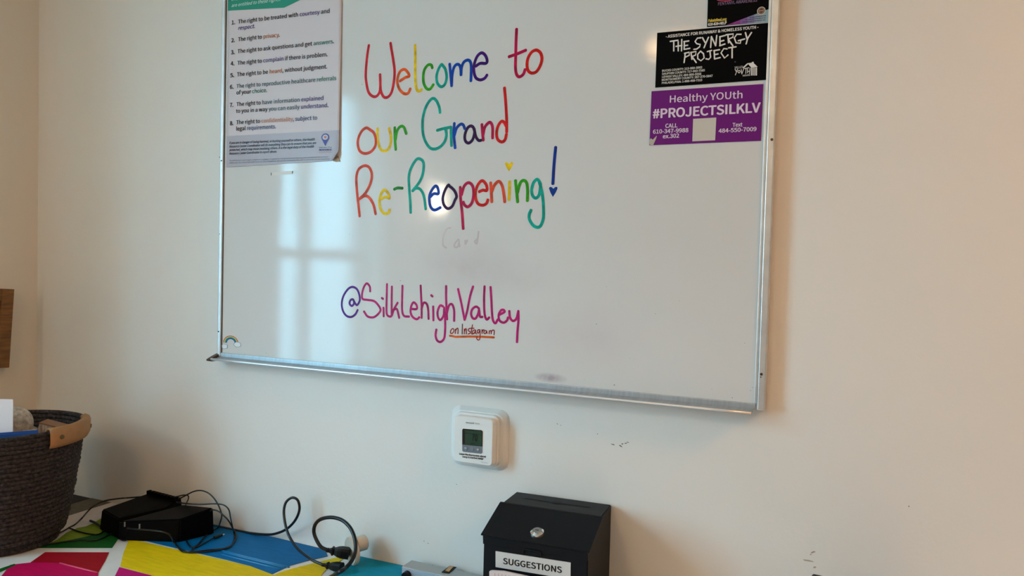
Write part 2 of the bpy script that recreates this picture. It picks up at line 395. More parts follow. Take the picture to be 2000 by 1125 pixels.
RED, CRIM, ORG, YEL, GRN, TEAL, BLU, PUR, MAG, SAL = (.62, .008, .006), (.44, .002, .055), (.70, .085, .005), (.86, .50, .001), (.03, .32, .004), (0, .33, .25), (.001, .05, .36), (.05, .002, .16), (.50, .01, .15), (.66, .06, .018)
DPU = (.03, .003, .055)
C3, C4, C5, C6 = (680, 40, 4.651), (680, 230, 4.651), (650, 540, 5.128), (860, 610, 11.11)
letters = [
 (C3, 'red letter W', (.56, .010, .018), [[(188, 225), (172, 330), (160, 480), (165, 560), (185, 650), (225, 690), (262, 685), (288, 640), (292, 560), (290, 490)], [(290, 490), (293, 600), (300, 650), (325, 695), (362, 695), (395, 650), (415, 560), (422, 460), (410, 360), (395, 270), (385, 205)]]),
 (C3, 'orange letter e', ORG, [[(470, 550), (520, 518), (555, 505), (540, 470), (512, 445), (475, 460), (452, 510), (448, 570), (470, 630), (510, 665), (545, 660), (565, 620)]]),
 (C3, 'yellow letter l', YEL, [[(608, 225), (610, 350), (610, 480), (615, 590), (628, 635), (645, 642), (668, 628)]]),
 (C3, 'green letter c', GRN, [[(765, 432), (755, 405), (725, 405), (692, 450), (682, 520), (690, 580), (715, 620), (745, 622), (775, 582)]]),
 (C3, 'teal letter o', TEAL, [[(845, 402), (818, 450), (803, 510), (812, 570), (845, 602), (878, 580), (895, 520), (885, 450), (862, 412), (845, 402)]]),
 (C3, 'blue letter m', BLU, [[(922, 395), (930, 480), (940, 595)], [(940, 595), (945, 500), (960, 430), (985, 400), (1010, 405), (1022, 440), (1025, 495)], [(1025, 495), (1030, 430), (1050, 380), (1085, 360), (1110, 375), (1118, 430), (1115, 550)]]),
 (C3, 'purple letter e', PUR, [[(1160, 415), (1200, 390), (1255, 388), (1260, 350), (1240, 310), (1208, 295), (1170, 330), (1145, 400), (1142, 460), (1160, 520), (1200, 540), (1240, 525), (1262, 495)]]),
 (C3, 'crimson letter t', CRIM, [[(1530, 78), (1525, 200), (1522, 330), (1520, 430), (1530, 490), (1555, 512), (1590, 490), (1608, 445)], [(1460, 330), (1530, 305), (1615, 270)]]),
 (C3, 'red letter o', RED, [[(1700, 270), (1665, 290), (1635, 340), (1625, 400), (1635, 455), (1668, 478), (1710, 465), (1745, 410), (1760, 350), (1750, 300), (1725, 275), (1700, 270)]]),
 (C4, 'red letter o', SAL, [[(165, 92), (125, 120), (95, 180), (88, 240), (105, 300), (150, 325), (205, 310), (245, 260), (252, 200), (235, 140), (200, 110), (165, 92)]]),
 (C4, 'yellow letter u', YEL, [[(268, 98), (268, 180), (280, 250), (300, 290), (330, 302), (360, 290), (385, 240), (388, 170), (372, 95)]]),
 (C4, 'green letter r', GRN, [[(423, 88), (425, 190), (433, 290)], [(430, 200), (445, 120), (475, 80), (505, 85), (528, 145)]]),
 (C4, 'teal letter G', TEAL, [[(835, -46), (828, -94), (805, -149), (775, -176), (740, -154), (705, -94), (682, -14), (675, 60), (680, 140), (700, 210), (740, 270), (785, 285), (835, 265), (875, 220), (892, 165), (888, 118), (880, 98)], [(808, 115), (870, 98), (935, 85)], [(935, 85), (935, 160), (940, 255)]]),
 (C4, 'blue letter r', BLU, [[(965, 50), (960, 150), (972, 275)], [(965, 160), (985, 95), (1020, 60), (1045, 65), (1060, 100)]]),
 (C4, 'dark purple letter a', DPU, [[(1145, 110), (1135, 85), (1110, 75), (1080, 100), (1060, 160), (1065, 210), (1095, 230), (1130, 200), (1148, 140), (1145, 100)], [(1145, 100), (1160, 170), (1185, 205), (1208, 205)]]),
 (C4, 'crimson letter n', CRIM, [[(1215, 60), (1220, 130), (1228, 205)], [(1225, 160), (1240, 90), (1270, 50), (1295, 45), (1312, 90), (1312, 185)]]),
 (C4, 'red letter d', RED, [[(1420, -272), (1432, -130), (1440, 20), (1440, 130)], [(1435, 75), (1415, 40), (1390, 35), (1360, 80), (1348, 140), (1358, 195), (1395, 220), (1425, 200), (1438, 150)]]),
 (C4, 'orange-red letter R', SAL, [[(105, 895), (90, 760), (78, 640), (75, 540), (95, 470), (145, 437), (190, 450), (215, 510), (205, 590), (160, 680), (100, 740)], [(100, 740), (150, 710), (190, 725), (230, 790), (250, 875)]]),
 (C4, 'yellow letter e', YEL, [[(300, 738), (340, 720), (375, 730), (365, 690), (330, 655), (300, 690), (285, 760), (295, 830), (330, 870), (365, 865), (378, 835)]]),
 (C4, 'green hyphen', (.01, .20, .02), [[(418, 650), (450, 638), (495, 640)]]),
 (C4, 'teal letter R', TEAL, [[(568, 862), (565, 780), (555, 640), (552, 530), (575, 450), (620, 380), (655, 375), (685, 410), (680, 500), (650, 580), (585, 665)], [(585, 665), (620, 640), (660, 655), (690, 720), (705, 830)]]),
 (C4, 'blue letter e', BLU, [[(745, 720), (780, 690), (820, 690), (815, 640), (795, 620), (765, 650), (742, 700), (738, 750), (750, 810), (785, 838), (840, 815)]]),
 (C4, 'dark purple letter o', DPU, [[(910, 612), (880, 660), (860, 730), (870, 790), (905, 825), (945, 805), (970, 750), (985, 715), (970, 670), (945, 640), (925, 625), (910, 612)]]),
 (C4, 'crimson letter p', CRIM, [[(1018, 630), (1022, 740), (1035, 860), (1045, 1008)], [(1030, 700), (1055, 620), (1095, 590), (1130, 620), (1140, 690), (1125, 770), (1090, 808), (1060, 795), (1045, 765)]]),
 (C4, 'red letter e', RED, [[(1190, 672), (1225, 658), (1260, 660), (1255, 610), (1220, 572), (1185, 600), (1160, 660), (1158, 730), (1180, 780), (1220, 795), (1255, 780), (1270, 745)]]),
 (C4, 'orange letter n', (.62, .06, .02), [[(1295, 590), (1300, 680), (1305, 765)], [(1302, 680), (1330, 610), (1370, 578), (1400, 620), (1415, 700), (1422, 765)]]),
 (C4, 'yellow letter i', YEL, [[(1467, 580), (1465, 660), (1462, 745)]]),
 (C4, 'green letter n', GRN, [[(1520, 570), (1530, 670), (1540, 765)], [(1538, 680), (1560, 600), (1590, 570), (1620, 590), (1630, 660), (1628, 755)]]),
 (C4, 'teal letter g', TEAL, [[(1740, 600), (1735, 578), (1715, 560), (1685, 590), (1668, 650), (1675, 705), (1705, 730), (1735, 700), (1748, 620), (1742, 590)], [(1745, 610), (1765, 700), (1775, 820), (1772, 920), (1740, 990), (1690, 985), (1650, 930), (1645, 880), (1662, 838)]]),
 (C4, 'blue exclamation stroke', (.004, .03, .25), [[(1885, 268), (1870, 430), (1860, 600)]]),
]
for i, (C, lab, colr, st) in enumerate(letters):
    strokes('marker_letter', st, PB, *C, .0071, marker(colr), wb, .00012+.00001*i, lab)
def heart(pts, colr, lab):
    bm = NB(); poly(bm, [PB.px(680+x/4.651, 230+y/4.651, .0002) for x, y in pts]); obj('drawn_heart', bm, marker(colr), wb, label=lab)
heart([(1462, 487), (1440, 455), (1423, 415), (1432, 404), (1448, 408), (1462, 422), (1480, 404), (1496, 404), (1500, 415), (1482, 455)], YEL, 'yellow heart dotting the i')
heart([(1860, 720), (1838, 680), (1824, 640), (1832, 628), (1850, 630), (1864, 645), (1882, 628), (1898, 628), (1903, 640), (1885, 680)], (.004, .04, .26), 'blue heart under the exclamation stroke')
MG, MG2 = (.46, .012, .15), (.40, .01, .12)
handle = [
 ('purple at sign', (.10, .02, .24), [[(205, 232), (180, 235), (168, 270), (190, 295), (212, 270), (205, 232)], [(205, 232), (225, 270), (245, 285), (270, 240), (265, 180), (240, 125), (195, 105), (150, 130), (105, 200), (90, 280), (105, 350), (140, 395), (185, 405), (225, 380), (250, 335)]]),
 ('magenta letter S', MG, [[(375, 150), (370, 100), (340, 70), (310, 110), (293, 180), (300, 225), (350, 235), (410, 245), (450, 280), (478, 330), (460, 370), (410, 408), (350, 400), (312, 350)]]),
 ('magenta letter i', MG2, [[(508, 312), (510, 400)], [(490, 215), (505, 225)]]),
 ('magenta letter l', MG, [[(543, 75), (540, 200), (538, 330), (545, 385), (575, 402), (590, 390)]]),
 ('magenta letter k', MG, [[(592, 100), (590, 230), (590, 390)], [(650, 262), (612, 330), (592, 390)], [(605, 335), (640, 325), (655, 370), (665, 415)]]),
 ('magenta letter L', MG, [[(698, 92), (695, 200), (695, 340), (715, 395), (765, 402)]]),
 ('magenta letter e', MG, [[(785, 325), (840, 325), (838, 285), (808, 260), (785, 300), (780, 360), (800, 405), (840, 428), (868, 408)]]),
 ('magenta letter h', MG2, [[(880, 90), (885, 200), (890, 300), (890, 415)], [(888, 330), (910, 265), (940, 275), (955, 330), (960, 425)]]),
 ('magenta letter i', MG, [[(1005, 300), (1008, 440)], [(985, 188), (1000, 200)]]),
 ('magenta letter g', MG, [[(1105, 300), (1075, 292), (1050, 350), (1055, 410), (1080, 435), (1110, 390), (1115, 330)], [(1115, 310), (1125, 420), (1125, 540), (1115, 620), (1080, 655), (1045, 640), (1030, 590), (1038, 530)]]),
 ('magenta letter h', MG, [[(1135, 95), (1135, 220), (1140, 330), (1145, 430)], [(1142, 370), (1165, 290), (1195, 280), (1215, 340), (1215, 445)]]),
 ('magenta letter V', MG, [[(1255, 125), (1290, 280), (1320, 435)], [(1320, 435), (1345, 350), (1375, 200), (1405, 100)]]),
 ('magenta letter a', MG, [[(1465, 320), (1435, 302), (1400, 325), (1385, 370), (1400, 415), (1430, 420), (1455, 375), (1465, 330)], [(1465, 330), (1475, 400), (1500, 405)]]),
 ('magenta letter l', MG2, [[(1520, 98), (1515, 230), (1520, 370), (1540, 430), (1568, 410)]]),
 ('magenta letter l', MG, [[(1580, 105), (1588, 230), (1595, 370), (1605, 440), (1630, 468), (1652, 430)]]),
 ('magenta letter e', MG, [[(1665, 385), (1720, 355), (1710, 335), (1685, 340), (1662, 385), (1670, 440), (1710, 462), (1745, 440), (1755, 410)]]),
 ('magenta letter y', MG, [[(1768, 345), (1775, 410), (1805, 445), (1840, 420), (1858, 345)], [(1858, 345), (1860, 430), (1850, 550), (1845, 658)]]),
]
for i, (lab, colr, st) in enumerate(handle):
    strokes('marker_letter', st, PB, *C5, .0057, marker(colr), wb, .00012+.00001*i, lab)
strokes('underline', [[(205, 508), (260, 515), (330, 532), (400, 530), (600, 525), (900, 530), (1165, 545)]], PB, *C6, .0050, marker((.62, .10, .01)), wb, .0001, 'orange underline', smooth=False)
strokes('marker_word', [[(480, 255), (478, 360), (475, 470)]], PB, *C6, .0023, marker((.12, .004, .004)), wb, .0003, 'dark letter I')
DR = marker((.30, .006, .006))
for st in ([[(262, 355), (225, 400), (222, 450), (260, 455), (295, 410), (290, 365), (262, 355)]], [[(330, 365), (325, 460)], [(328, 410), (360, 350), (385, 360), (380, 465)]],
           [[(522, 360), (520, 470)], [(522, 420), (550, 355), (565, 380), (565, 470)]], [[(645, 350), (605, 370), (612, 400), (645, 420), (640, 460), (600, 470)]],
           [[(700, 270), (675, 400), (680, 465), (710, 470)], [(640, 345), (735, 345)]], [[(745, 380), (710, 400), (705, 450), (735, 460), (760, 400)], [(765, 380), (765, 440), (785, 470)]],
           [[(855, 375), (815, 385), (800, 430), (830, 450), (855, 400)], [(860, 380), (865, 480), (855, 580), (820, 600), (790, 570), (800, 530)]], [[(905, 375), (905, 460)], [(908, 420), (930, 385), (950, 380)]],
           [[(1000, 400), (960, 400), (945, 440), (970, 465), (1000, 430), (1005, 400), (1015, 460)]], [[(1065, 400), (1060, 465)], [(1065, 420), (1090, 395), (1105, 410), (1105, 465)], [(1105, 420), (1140, 385), (1170, 400), (1165, 490)]]):
    strokes('marker_letter', st, PB, *C6, .0023, DR, wb, .0003, 'small dark red letter')

# rainbow sticker
c = PB.px(451, 669.5); sp = 1/800
t = thing('rainbow_sticker', 'small rainbow sticker with two clouds in the lower left corner of the whiteboard', 'sticker', c+Vector((0, -.0002, -.01)))
def band(r1, r2, colr, lift, nm='rainbow_band'):
    bm = NB(); N = 18; A = []; B = []
    for i in range(N+1):
        q = R(-4)+R(188)*i/N; d = Vector((math.cos(q)*1.38, 0, math.sin(q)))
        A.append(bm.verts.new(c+d*r1*sp+Vector((0, -lift, 0)))); B.append(bm.verts.new(c+d*r2*sp+Vector((0, -lift, 0))))
    for i in range(N): bm.faces.new((A[i], A[i+1], B[i+1], B[i]))
    obj(nm, bm, ink(colr), t)
SX = 1.12
band(6.4*SX, 14.6*SX, (.8, .78, .76), .0003, 'sticker_edge')
for a, b, cc in ((12.6, 14.0, (.42, .05, .01)), (11.0, 12.6, (.72, .56, .18)), (9.0, 11.0, (.02, .26, .18)), (7.0, 9.0, (.01, .09, .30))): band(a*SX, b*SX, cc, .0005)
for cx, cy, k in ((438.5, 676.5, 1.0), (464, 673, 1.05)):
    p = PB.px(cx, cy); bm = NB()
    for s, e in ((1.14, 0), ):
        pts = []
        for i in range(28):
            q = 2*math.pi*i/28; rr = (5.4+.9*abs(math.sin(q*2.5)))*sp*s*k
            pts.append(p+Vector((math.cos(q)*rr*1.5, -.0006, math.sin(q)*rr*.8)))
        poly(bm, pts)
    obj('cloud_outline', bm, ink((.22, .30, .36)), t)
    bm = NB(); poly(bm, [p+(q-p)*.86+Vector((0, -.0002, 0)) for q in pts]); obj('cloud', bm, ink((.78, .84, .86)), t)

# strip of clear tape
bm = NB(); pts = [(529, 337), (571, 333.5), (573, 339.5), (531, 343)]
poly(bm, [PB.px(x, y, .0003) for x, y in pts], .0002, (0, -1, 0))
tp = obj('tape_strip', bm, mat('old_tape', (.74, .70, .66), .5), loc=PB.px(550, 338)); tag(tp, 'short strip of old clear tape on the whiteboard just below the rights poster', 'tape')
for x, y in ((530, 340), (571.5, 336.5)):
    bm = NB(); p = PB.px(x, y, .0005); box(bm, p-Vector((.0012, .0001, .0035)), p+Vector((.0012, .0001, .0035)), bev=.0001); obj('dirty_edge', bm, ink((.10, .09, .08)), tp)

# ------------------------------------------------------------------ rights poster
PP = Plane((0, -.0198, 0), (1, 0, 0))
A, B = PP.px(442.2, 326.4), PP.px(663.0, 313)
U = (B-A).normalized(); V = Vector((-U.z, 0, U.x)); Wd = (B-A).length; TLp = PP.px(446, 0); Hh = .62
V = (TLp-A).normalized()
ps = thing('rights_poster', 'white poster of eight numbered rights, green header, on the left of the whiteboard', 'poster', A)
nx, nz = 36, 60
def pp(u, v, extra=0):
    q = A + U*(u*Wd) + V*(v*Hh)
    e = max(0, u-.965)/.035
    lift = .0035*e*e*max(0, 1-v/.65)
    k = max(0, (u-.90)*Wd - v*Hh*1.0 - .014) # lower-right corner folding
    q = q + Vector((-k*.30, -lift - k*.35, k*.25))
    q.y -= extra
    return q
bm = NB(); g = [[bm.verts.new(pp(i/nx, (j/nz)**1.3)) for i in range(nx+1)] for j in range(nz+1)]
for j in range(nz):
    for i in range(nx): bm.faces.new((g[j][i], g[j][i+1], g[j+1][i+1], g[j+1][i]))
M_paper = mat('poster_paper', (.68, .60, .62), .45, spec=.3)
o = obj('paper_sheet', bm, M_paper, ps, True); sm = o.modifiers.new('s', 'SOLIDIFY'); sm.thickness = .0004; sm.offset = 1
bm = NB(); cpt = PP.px(664, 315)
poly(bm, [PP.px(650, 314.5, -.0008), PP.px(659, 303, -.0004), PP.px(661.5, 307, -.0004), PP.px(664, 315.5, -.0006), PP.px(656, 316.3, -.0008)]); obj('curled_corner', bm, mat('curl_shade_brown', (.42, .30, .20), .6), ps, label='curled corner, its shaded side painted brownish')  # shadow side of the curl, put in as a flat brown patch
GH = mat('header_green', (0, .26, .17), .38)
bm = NB(); poly(bm, [PP.px(x, y, .0008) for x, y in ((445.3, 21.2), (555.7, 15.1), (587.4, 0), (640, -26), (640, -120), (447, -120))]); obj('header_band', bm, GH, ps, label='green header band')
# footer band follows the sheet
bm = NB(); vt = lambda u: .0000
f0, f1 = (PP.px(443, 266)-A).dot(V)/Hh, (PP.px(658.5, 254.4)-A-U*Wd).dot(V)/Hh
rows = 14; g = [[bm.verts.new(pp(i/nx, ((f0*(1-i/nx)+f1*i/nx))*j/rows, .0008)) for i in range(nx+1)] for j in range(rows+1)]
for j in range(rows):
    for i in range(nx): bm.faces.new((g[j][i], g[j][i+1], g[j+1][i+1], g[j+1][i]))
obj('footer_band', bm, mat('footer_grey', (.45, .40, .45), .38, spec=.4), ps, True, label='grey footer band')
K, PU, OR_, GR_, BL_, SAL2, DT = (.008, .008, .014), (.10, .07, .24), (.55, .17, .07), (.03, .20, .16), (.06, .10, .22), (.62, .28, .19), (.06, .13, .17)
T = lambda parts, a, b, cap=7.6, **k: text(parts, PP, a, b, cap, ps, **{**k, 'lift': .0013})
T([('the', (.7, .8, .76))], (453, 1.8), (466, .3), 7, shear=.25, lift=.0009)
T([('are entitled to these rights:', (.75, .85, .8))], (453, 14.2), (549, 1.5), 6.2, shear=.25, lift=.0009)
for s, a, b in (('1.', (453.4, 48.2), (459.6, 47.4)), ('2.', (452.6, 83), (459, 82.2)), ('3.', (451.9, 106.4), (458.3, 105.5)), ('4.', (451.4, 128.3), (458, 127.5)), ('5.', (450.6, 151.3), (457.2, 150.5)),
                ('6.', (449.8, 173.9), (456.4, 173.2)), ('7.', (449.8, 209.2), (456.2, 208.6)), ('8.', (450.1, 244.8), (456.2, 244.2))): T([(s, K)], a, b, bold=.012)
bd = dict(bold=.006)
T([('The right to be treated with ', K), ('courtesy', PU), (' and', K)], (465.7, 46.3), (644, 25.2), **bd)
T([('respect.', PU)], (466, 58.9), (498.2, 54.9), shear=.2, **bd)
T([('The right to ', K), ('privacy', OR_), ('.', K)], (465.7, 80.9), (546.9, 71.9), **bd)
T([('The right to ask questions and get ', K), ('answers', GR_), ('.', K)], (464.7, 104.2), (652.4, 84.6), **bd)
T([('The right to ', K), ('complain', PU), (' if there is problem.', K)], (464.5, 127), (640.3, 110), **bd)
T([('The right to be ', K), ('heard', OR_), (', without judgment.', K)], (463.5, 149.4), (639.5, 133.8), **bd)
T([('The right to reproductive healthcare ', DT), ('referrals', GR_)], (462.5, 172.4), (656.9, 156.4), **bd)
T([('of your ', K), ('choice', GR_), ('.', DT)], (462.5, 184.8), (522, 180), **bd)
T([('The right to ', K), ('have information ', DT), ('explained', PU)], (462.5, 207.6), (631.8, 195.2), **bd)
T([('to you in a way ', K), ('you can easily ', DT), ('understand', PU), ('.', K)], (461.7, 220.8), (641.9, 209.2), **bd)
T([('The right to ', K), ('confidentiality', SAL2), (', ', BL_), ('subject to', BL_)], (462, 242.9), (620, 233.8), **bd)
T([('legal ', K), ('requirements.', BL_)], (462.2, 255.3), (539.4, 250.8), **bd)
G1, G2 = (.05, .06, .09), (.08, .13, .18)
fk = dict(shear=.25, lift=.0009, bold=.01)
T([('If you are in danger of being harmed, ', G1), ('or hurting yourself or others, the Health', G2)], (448.6, 281.4), (615.4, 274.4), 4.4, **fk)
T([('Resource Center Coordinator ', G1), ('will do everything they can to ensure that you are', G2)], (448.6, 288.4), (618.2, 281.3), 4.4, **fk)
T([('protected, which may mean ', G1), ('involving others. It is the legal duty of the Health', G2)], (448.6, 295.2), (613.6, 288.2), 4.4, **fk)
T([('Resource Center Coordinator ', G1), ('to report abuse.', G2)], (448.6, 302.2), (541.2, 298), 4.4, **fk)
T([('The Health Resource Center Program, a program of AccessMatters, is supported by funding from the United States Department of Health and Human Services', G2)], (448.6, 315.2), (641.8, 307.4), 2.4, lift=.0009)
T([('(DHHS) under Title X of the Public Health Service Act, City of Philadelphia, AIDS Activities Coordinating Office (AACO), and the Pennsylvania Department', G2)], (448.6, 319.4), (644.6, 311.6), 2.4, lift=.0009)
T([('HEALTH', GR_)], (624.2, 289.6), (648, 289.1), 2.6, lift=.0009); T([('RESOURCE', (.10, .10, .32))], (624.2, 294.2), (648, 293.7), 2.6, lift=.0009, bold=.02); T([('CENTER', SAL2)], (624.2, 298.9), (648, 298.3), 2.6, lift=.0009)
pc = PP.px(636, 268.2); r7 = (PP.px(636, 268.2)-PP.px(643.8, 268)).length
bm = NB(); pts = [pc+Vector((math.cos(q)*r7, -.0013, math.sin(q)*r7*.76)) for q in [R(-25)+R(230)*i/20 for i in range(21)]]; pts.append(PP.px(636, 285.5, .0013)); poly(bm, pts)
obj('logo_pin', bm, ink((.09, .10, .38)), ps, label='blue map pin emblem')
bm = NB(); poly(bm, [pc+Vector((math.cos(q)*r7*.72, -.0015, math.sin(q)*r7*.54)) for q in [2*math.pi*i/20 for i in range(20)]]); obj('logo_hole', bm, ink((.55, .54, .60)), ps)
bm = NB(); h_ = [(0, -1), (-.9, .1), (-.9, .6), (-.45, .9), (0, .5), (.45, .9), (.9, .6), (.9, .1)]; poly(bm, [pc+Vector((x*r7*.36, -.0017, y*r7*.27)) for x, y in h_]); obj('logo_heart', bm, ink((.62, .22, .12)), ps)

# ------------------------------------------------------------------ magnets / cards on the right
def card(name, corners, m, label, cat='card', lift=.0003, th=.0008, pln=None):
    pln = pln or PB
    c = pln.px(*corners[3])
    t = thing(name, label, cat, c, 'resource cards on the whiteboard')
    bm = NB(); poly(bm, [pln.px(x, y, lift+th) for x, y in corners], th, pln.n); obj('card_stock', bm, m, t)
    return t
LT = Plane((0, -.0181-.0011, 0), (1, 0, 0))
M_bk = mat('black_card', (.0012, .0012, .0015), .6, spec=.06); M_pu = mat('purple_card', (.15, .006, .18), .5, spec=.2); CR = (.78, .74, .70)
sy = card('resource_card', [(1283.8, 64.4), (1501.6, 44.8), (1498.3, 155.9), (1279.9, 171.3)], M_bk, 'black card reading THE SYNERGY PROJECT, middle of three at the board\'s right')
text([('- ASSISTANCE FOR RUNAWAY & HOMELESS YOUTH -', CR)], LT, (1300.6, 74.2), (1481.2, 55.6), 5.6, sy, bold=.012)
bg_ = [[(350, 578), (460, 562)], [(400, 570), (400, 712)], [(462, 580), (462, 712)], [(512, 550), (508, 712)], [(430, 648), (515, 635)], [(548, 580), (545, 690)], [(540, 582), (610, 572)], [(545, 640), (595, 632)], [(545, 690), (625, 675)],
 [(780, 528), (730, 533), (697, 580), (720, 610), (770, 622), (760, 655), (720, 685), (680, 690)], [(800, 525), (838, 595)], [(885, 520), (850, 600), (822, 668)], [(915, 665), (925, 510)], [(925, 510), (985, 640)], [(985, 640), (1000, 495)],
 [(1045, 510), (1045, 640)], [(1040, 515), (1120, 495)], [(1045, 580), (1100, 565)], [(1040, 640), (1115, 615)], [(1155, 480), (1165, 600)], [(1130, 487), (1232, 475), (1225, 520), (1160, 550)], [(1160, 550), (1225, 640)],
 [(1340, 480), (1280, 480), (1245, 530), (1270, 600), (1330, 605), (1335, 560)], [(1300, 570), (1390, 545)], [(1400, 455), (1422, 540)], [(1485, 455), (1430, 540), (1410, 615)],
 [(560, 740), (555, 800), (545, 875)], [(550, 747), (615, 730), (618, 772), (560, 800)], [(640, 730), (655, 830)], [(635, 735), (712, 720), (705, 770), (655, 790)], [(655, 790), (715, 875)],
 [(775, 715), (735, 760), (735, 820), (780, 850), (825, 810), (815, 750), (775, 715)], [(868, 722), (930, 705)], [(905, 710), (915, 800), (890, 830), (850, 822)], [(965, 705), (970, 825)], [(960, 710), (1040, 695)], [(968, 765), (1020, 755)], [(968, 825), (1050, 805)],
 [(1145, 685), (1100, 680), (1060, 740), (1110, 812), (1158, 768)], [(1165, 670), (1270, 655)], [(1215, 662), (1215, 810)]]
strokes('brush_lettering', bg_, LT, 1260, 0, 7.143, .0028, ink(CR), sy, .0003, 'rough brush lettering THE SYNERGY PROJECT', smooth=False)
for s, a, b in (('BUCKS COUNTY: 215-990-3962', (1293.4, 140.4), (1371.4, 133.4)), ('DAUPHIN COUNTY: 717-963-7565', (1293.4, 146.4), (1376.6, 139.2)), ('LEHIGH VALLEY: 484-866-5556', (1293.2, 152.3), (1369.6, 146.2)),
                ('MONTGOMERY COUNTY: 267-270-5847', (1292.8, 158.2), (1391.8, 150)), ('PHILADELPHIA: 1-888-468-7315', (1292.8, 164.2), (1371.4, 158.2))): text([(s, (.62, .60, .56))], LT, a, b, 4.0, sy, bold=.015)
Z = (1400, 100, 18.75)
bm = NB()
for pts in ([(1130, 440), (1280, 425), (1285, 398), (1350, 388), (1352, 440), (1497, 575), (1265, 605), (1155, 480)], ): poly(bm, [LT.px(Z[0]+x/Z[2], Z[1]+y/Z[2], .0003) for x, y in pts])
ribbon(bm, [LT.px(Z[0]+x/Z[2], Z[1]+y/Z[2], .0003) for x, y in ((975, 608), (1120, 470))], .0026, LT.n)
for x in (1272, 1332, 1395, 1455): ribbon(bm, [LT.px(Z[0]+x/Z[2], Z[1]+610/Z[2], .0003), LT.px(Z[0]+(x-2)/Z[2], Z[1]+880/Z[2], .0003)], .0020, LT.n)
obj('house_emblem', bm, ink(CR), sy, label='white line drawing of a house')
strokes('emblem_lettering', [[(668, 655), (710, 740)], [(765, 650), (680, 875)], [(815, 700), (775, 750), (815, 800), (855, 750), (815, 700)], [(893, 670), (918, 840)], [(918, 840), (985, 650)], [(1010, 640), (1180, 607)], [(1072, 640), (1062, 820)], [(1130, 650), (1128, 800)], [(1217, 625), (1200, 820)], [(1130, 745), (1205, 735)]], LT, *Z, .0013, ink(CR), sy, .0004)
text([('VALLEY', (.5, .48, .45))], LT, (1434.8, 134.3), (1451.3, 132.8), 4.2, sy, bold=.01); text([('HOUSE', (.5, .48, .45))], LT, (1451, 149.4), (1465, 147.8), 3, sy, bold=.02)
bm = NB(); poly(bm, [LT.px(x, y, .0003) for x, y in ((1434.5, 119.8), (1437.5, 119.6), (1437.3, 122), (1434.6, 122))]); obj('worn_spot', bm, ink((.06, .06, .06)), sy)

hy = card('resource_card', [(1272.8, 178.4), (1490.8, 164.2), (1486.2, 275.1), (1268.6, 283.8)], M_pu, 'purple card reading Healthy YOUth, lowest of three at the board\'s right')
PK = (.80, .66, .78)
text([('Healthy YOUth', PK)], LT, (1308.4, 200.4), (1449.8, 191.6), 13.4, hy, bold=.004); text([('#PROJECTSILKLV', PK)], LT, (1275.6, 231), (1484.4, 218.8), 17.6, hy, bold=.012)
text([('CALL', PK)], LT, (1299.8, 249.6), (1322.9, 248.6), 7.6, hy, bold=.010); text([('610-347-9988', PK)], LT, (1275.6, 261.2), (1344.2, 257.9), 7.6, hy, bold=.010); text([('ex.302', PK)], LT, (1294.8, 270.2), (1326.1, 268.6), 7.6, hy, bold=.010)
text([('Text', PK)], LT, (1431, 247.8), (1449.9, 246.8), 7.4, hy, bold=.010); text([('484-550-7009', PK)], LT, (1403.6, 259.4), (1477.2, 255.6), 7.6, hy, bold=.010)
bm = NB(); poly(bm, [LT.px(x, y, .0003) for x, y in ((1353.9, 232.2), (1399.1, 229.6), (1396.8, 274), (1352.2, 276.1))]); obj('blank_square', bm, ink((.62, .58, .52)), hy, label='plain off-white square')
bm = NB(); poly(bm, [LT.px(1260+x/7.032, 140+y/7.032, .0006) for x, y in ((62, 935), (80, 915), (108, 935), (158, 880), (162, 890), (145, 935), (112, 1010), (72, 1010), (60, 985))]); obj('torn_tape', bm, ink((.50, .45, .38)), hy, label='torn bit of tape on the corner')

fa = card('resource_card', [(1384.5, -60), (1504, -72), (1500.9, 42.2), (1381.1, 53.0)], M_bk, 'black card with yellow web address, topmost of three at the board\'s right')
text([('FENTANYL AWARENESS', (.20, .13, .24))], LT, (1402.5, 10.8), (1478.6, 3.2), 6, fa, bold=.006)
text([('FakeIsReal.org', (.72, .55, .08))], LT, (1383.6, 43.3), (1418.9, 39.9), 5.2, fa, bold=.02); text([('610-829-HELP', CR)], LT, (1383.2, 50.4), (1418.9, 47), 4.8, fa, bold=.02)
NC = 10; bot = lambda s: (1418+s*(1500.6-1418), 49.3+s*(42.4-49.3)); top = lambda s: (1418+s*(1501.2-1418), 49.3+s*(18-49.3))
cols = [(.22, .02, .16), (.26, .04, .24), (.24, .10, .32), (.22, .20, .36), (.26, .34, .42), (.30, .42, .46)]
for i in range(6):
    s0, s1 = i/6, (i+1)/6; bm = NB(); pts = [bot(s0), bot(s1), top(s1)] + ([top(s0)] if i else []); poly(bm, [LT.px(*p, .0003) for p in pts]); obj('colour_wedge', bm, ink(cols[i]), fa)
for k_, (a, b) in enumerate((((1464, 34.6), (1496.5, 30.6)), ((1456, 38.8), (1496, 34.8)), ((1450, 43.3), (1496, 38.9)))):
    bm = NB()
    a3, b3 = LT.px(*a, .0005), LT.px(*b, .0005); s = 0
    while s < .98:
        e = min(.98, s+random.uniform(.06, .16)); ribbon(bm, [a3.lerp(b3, s), a3.lerp(b3, e)], .0013, LT.n); s = e+.035
    obj('fine_print', bm, ink((.05, .05, .12)), fa)
sc_ = LT.px(1487, 21.3); r8 = (LT.px(1487, 21)-LT.px(1495.3, 20.6)).length
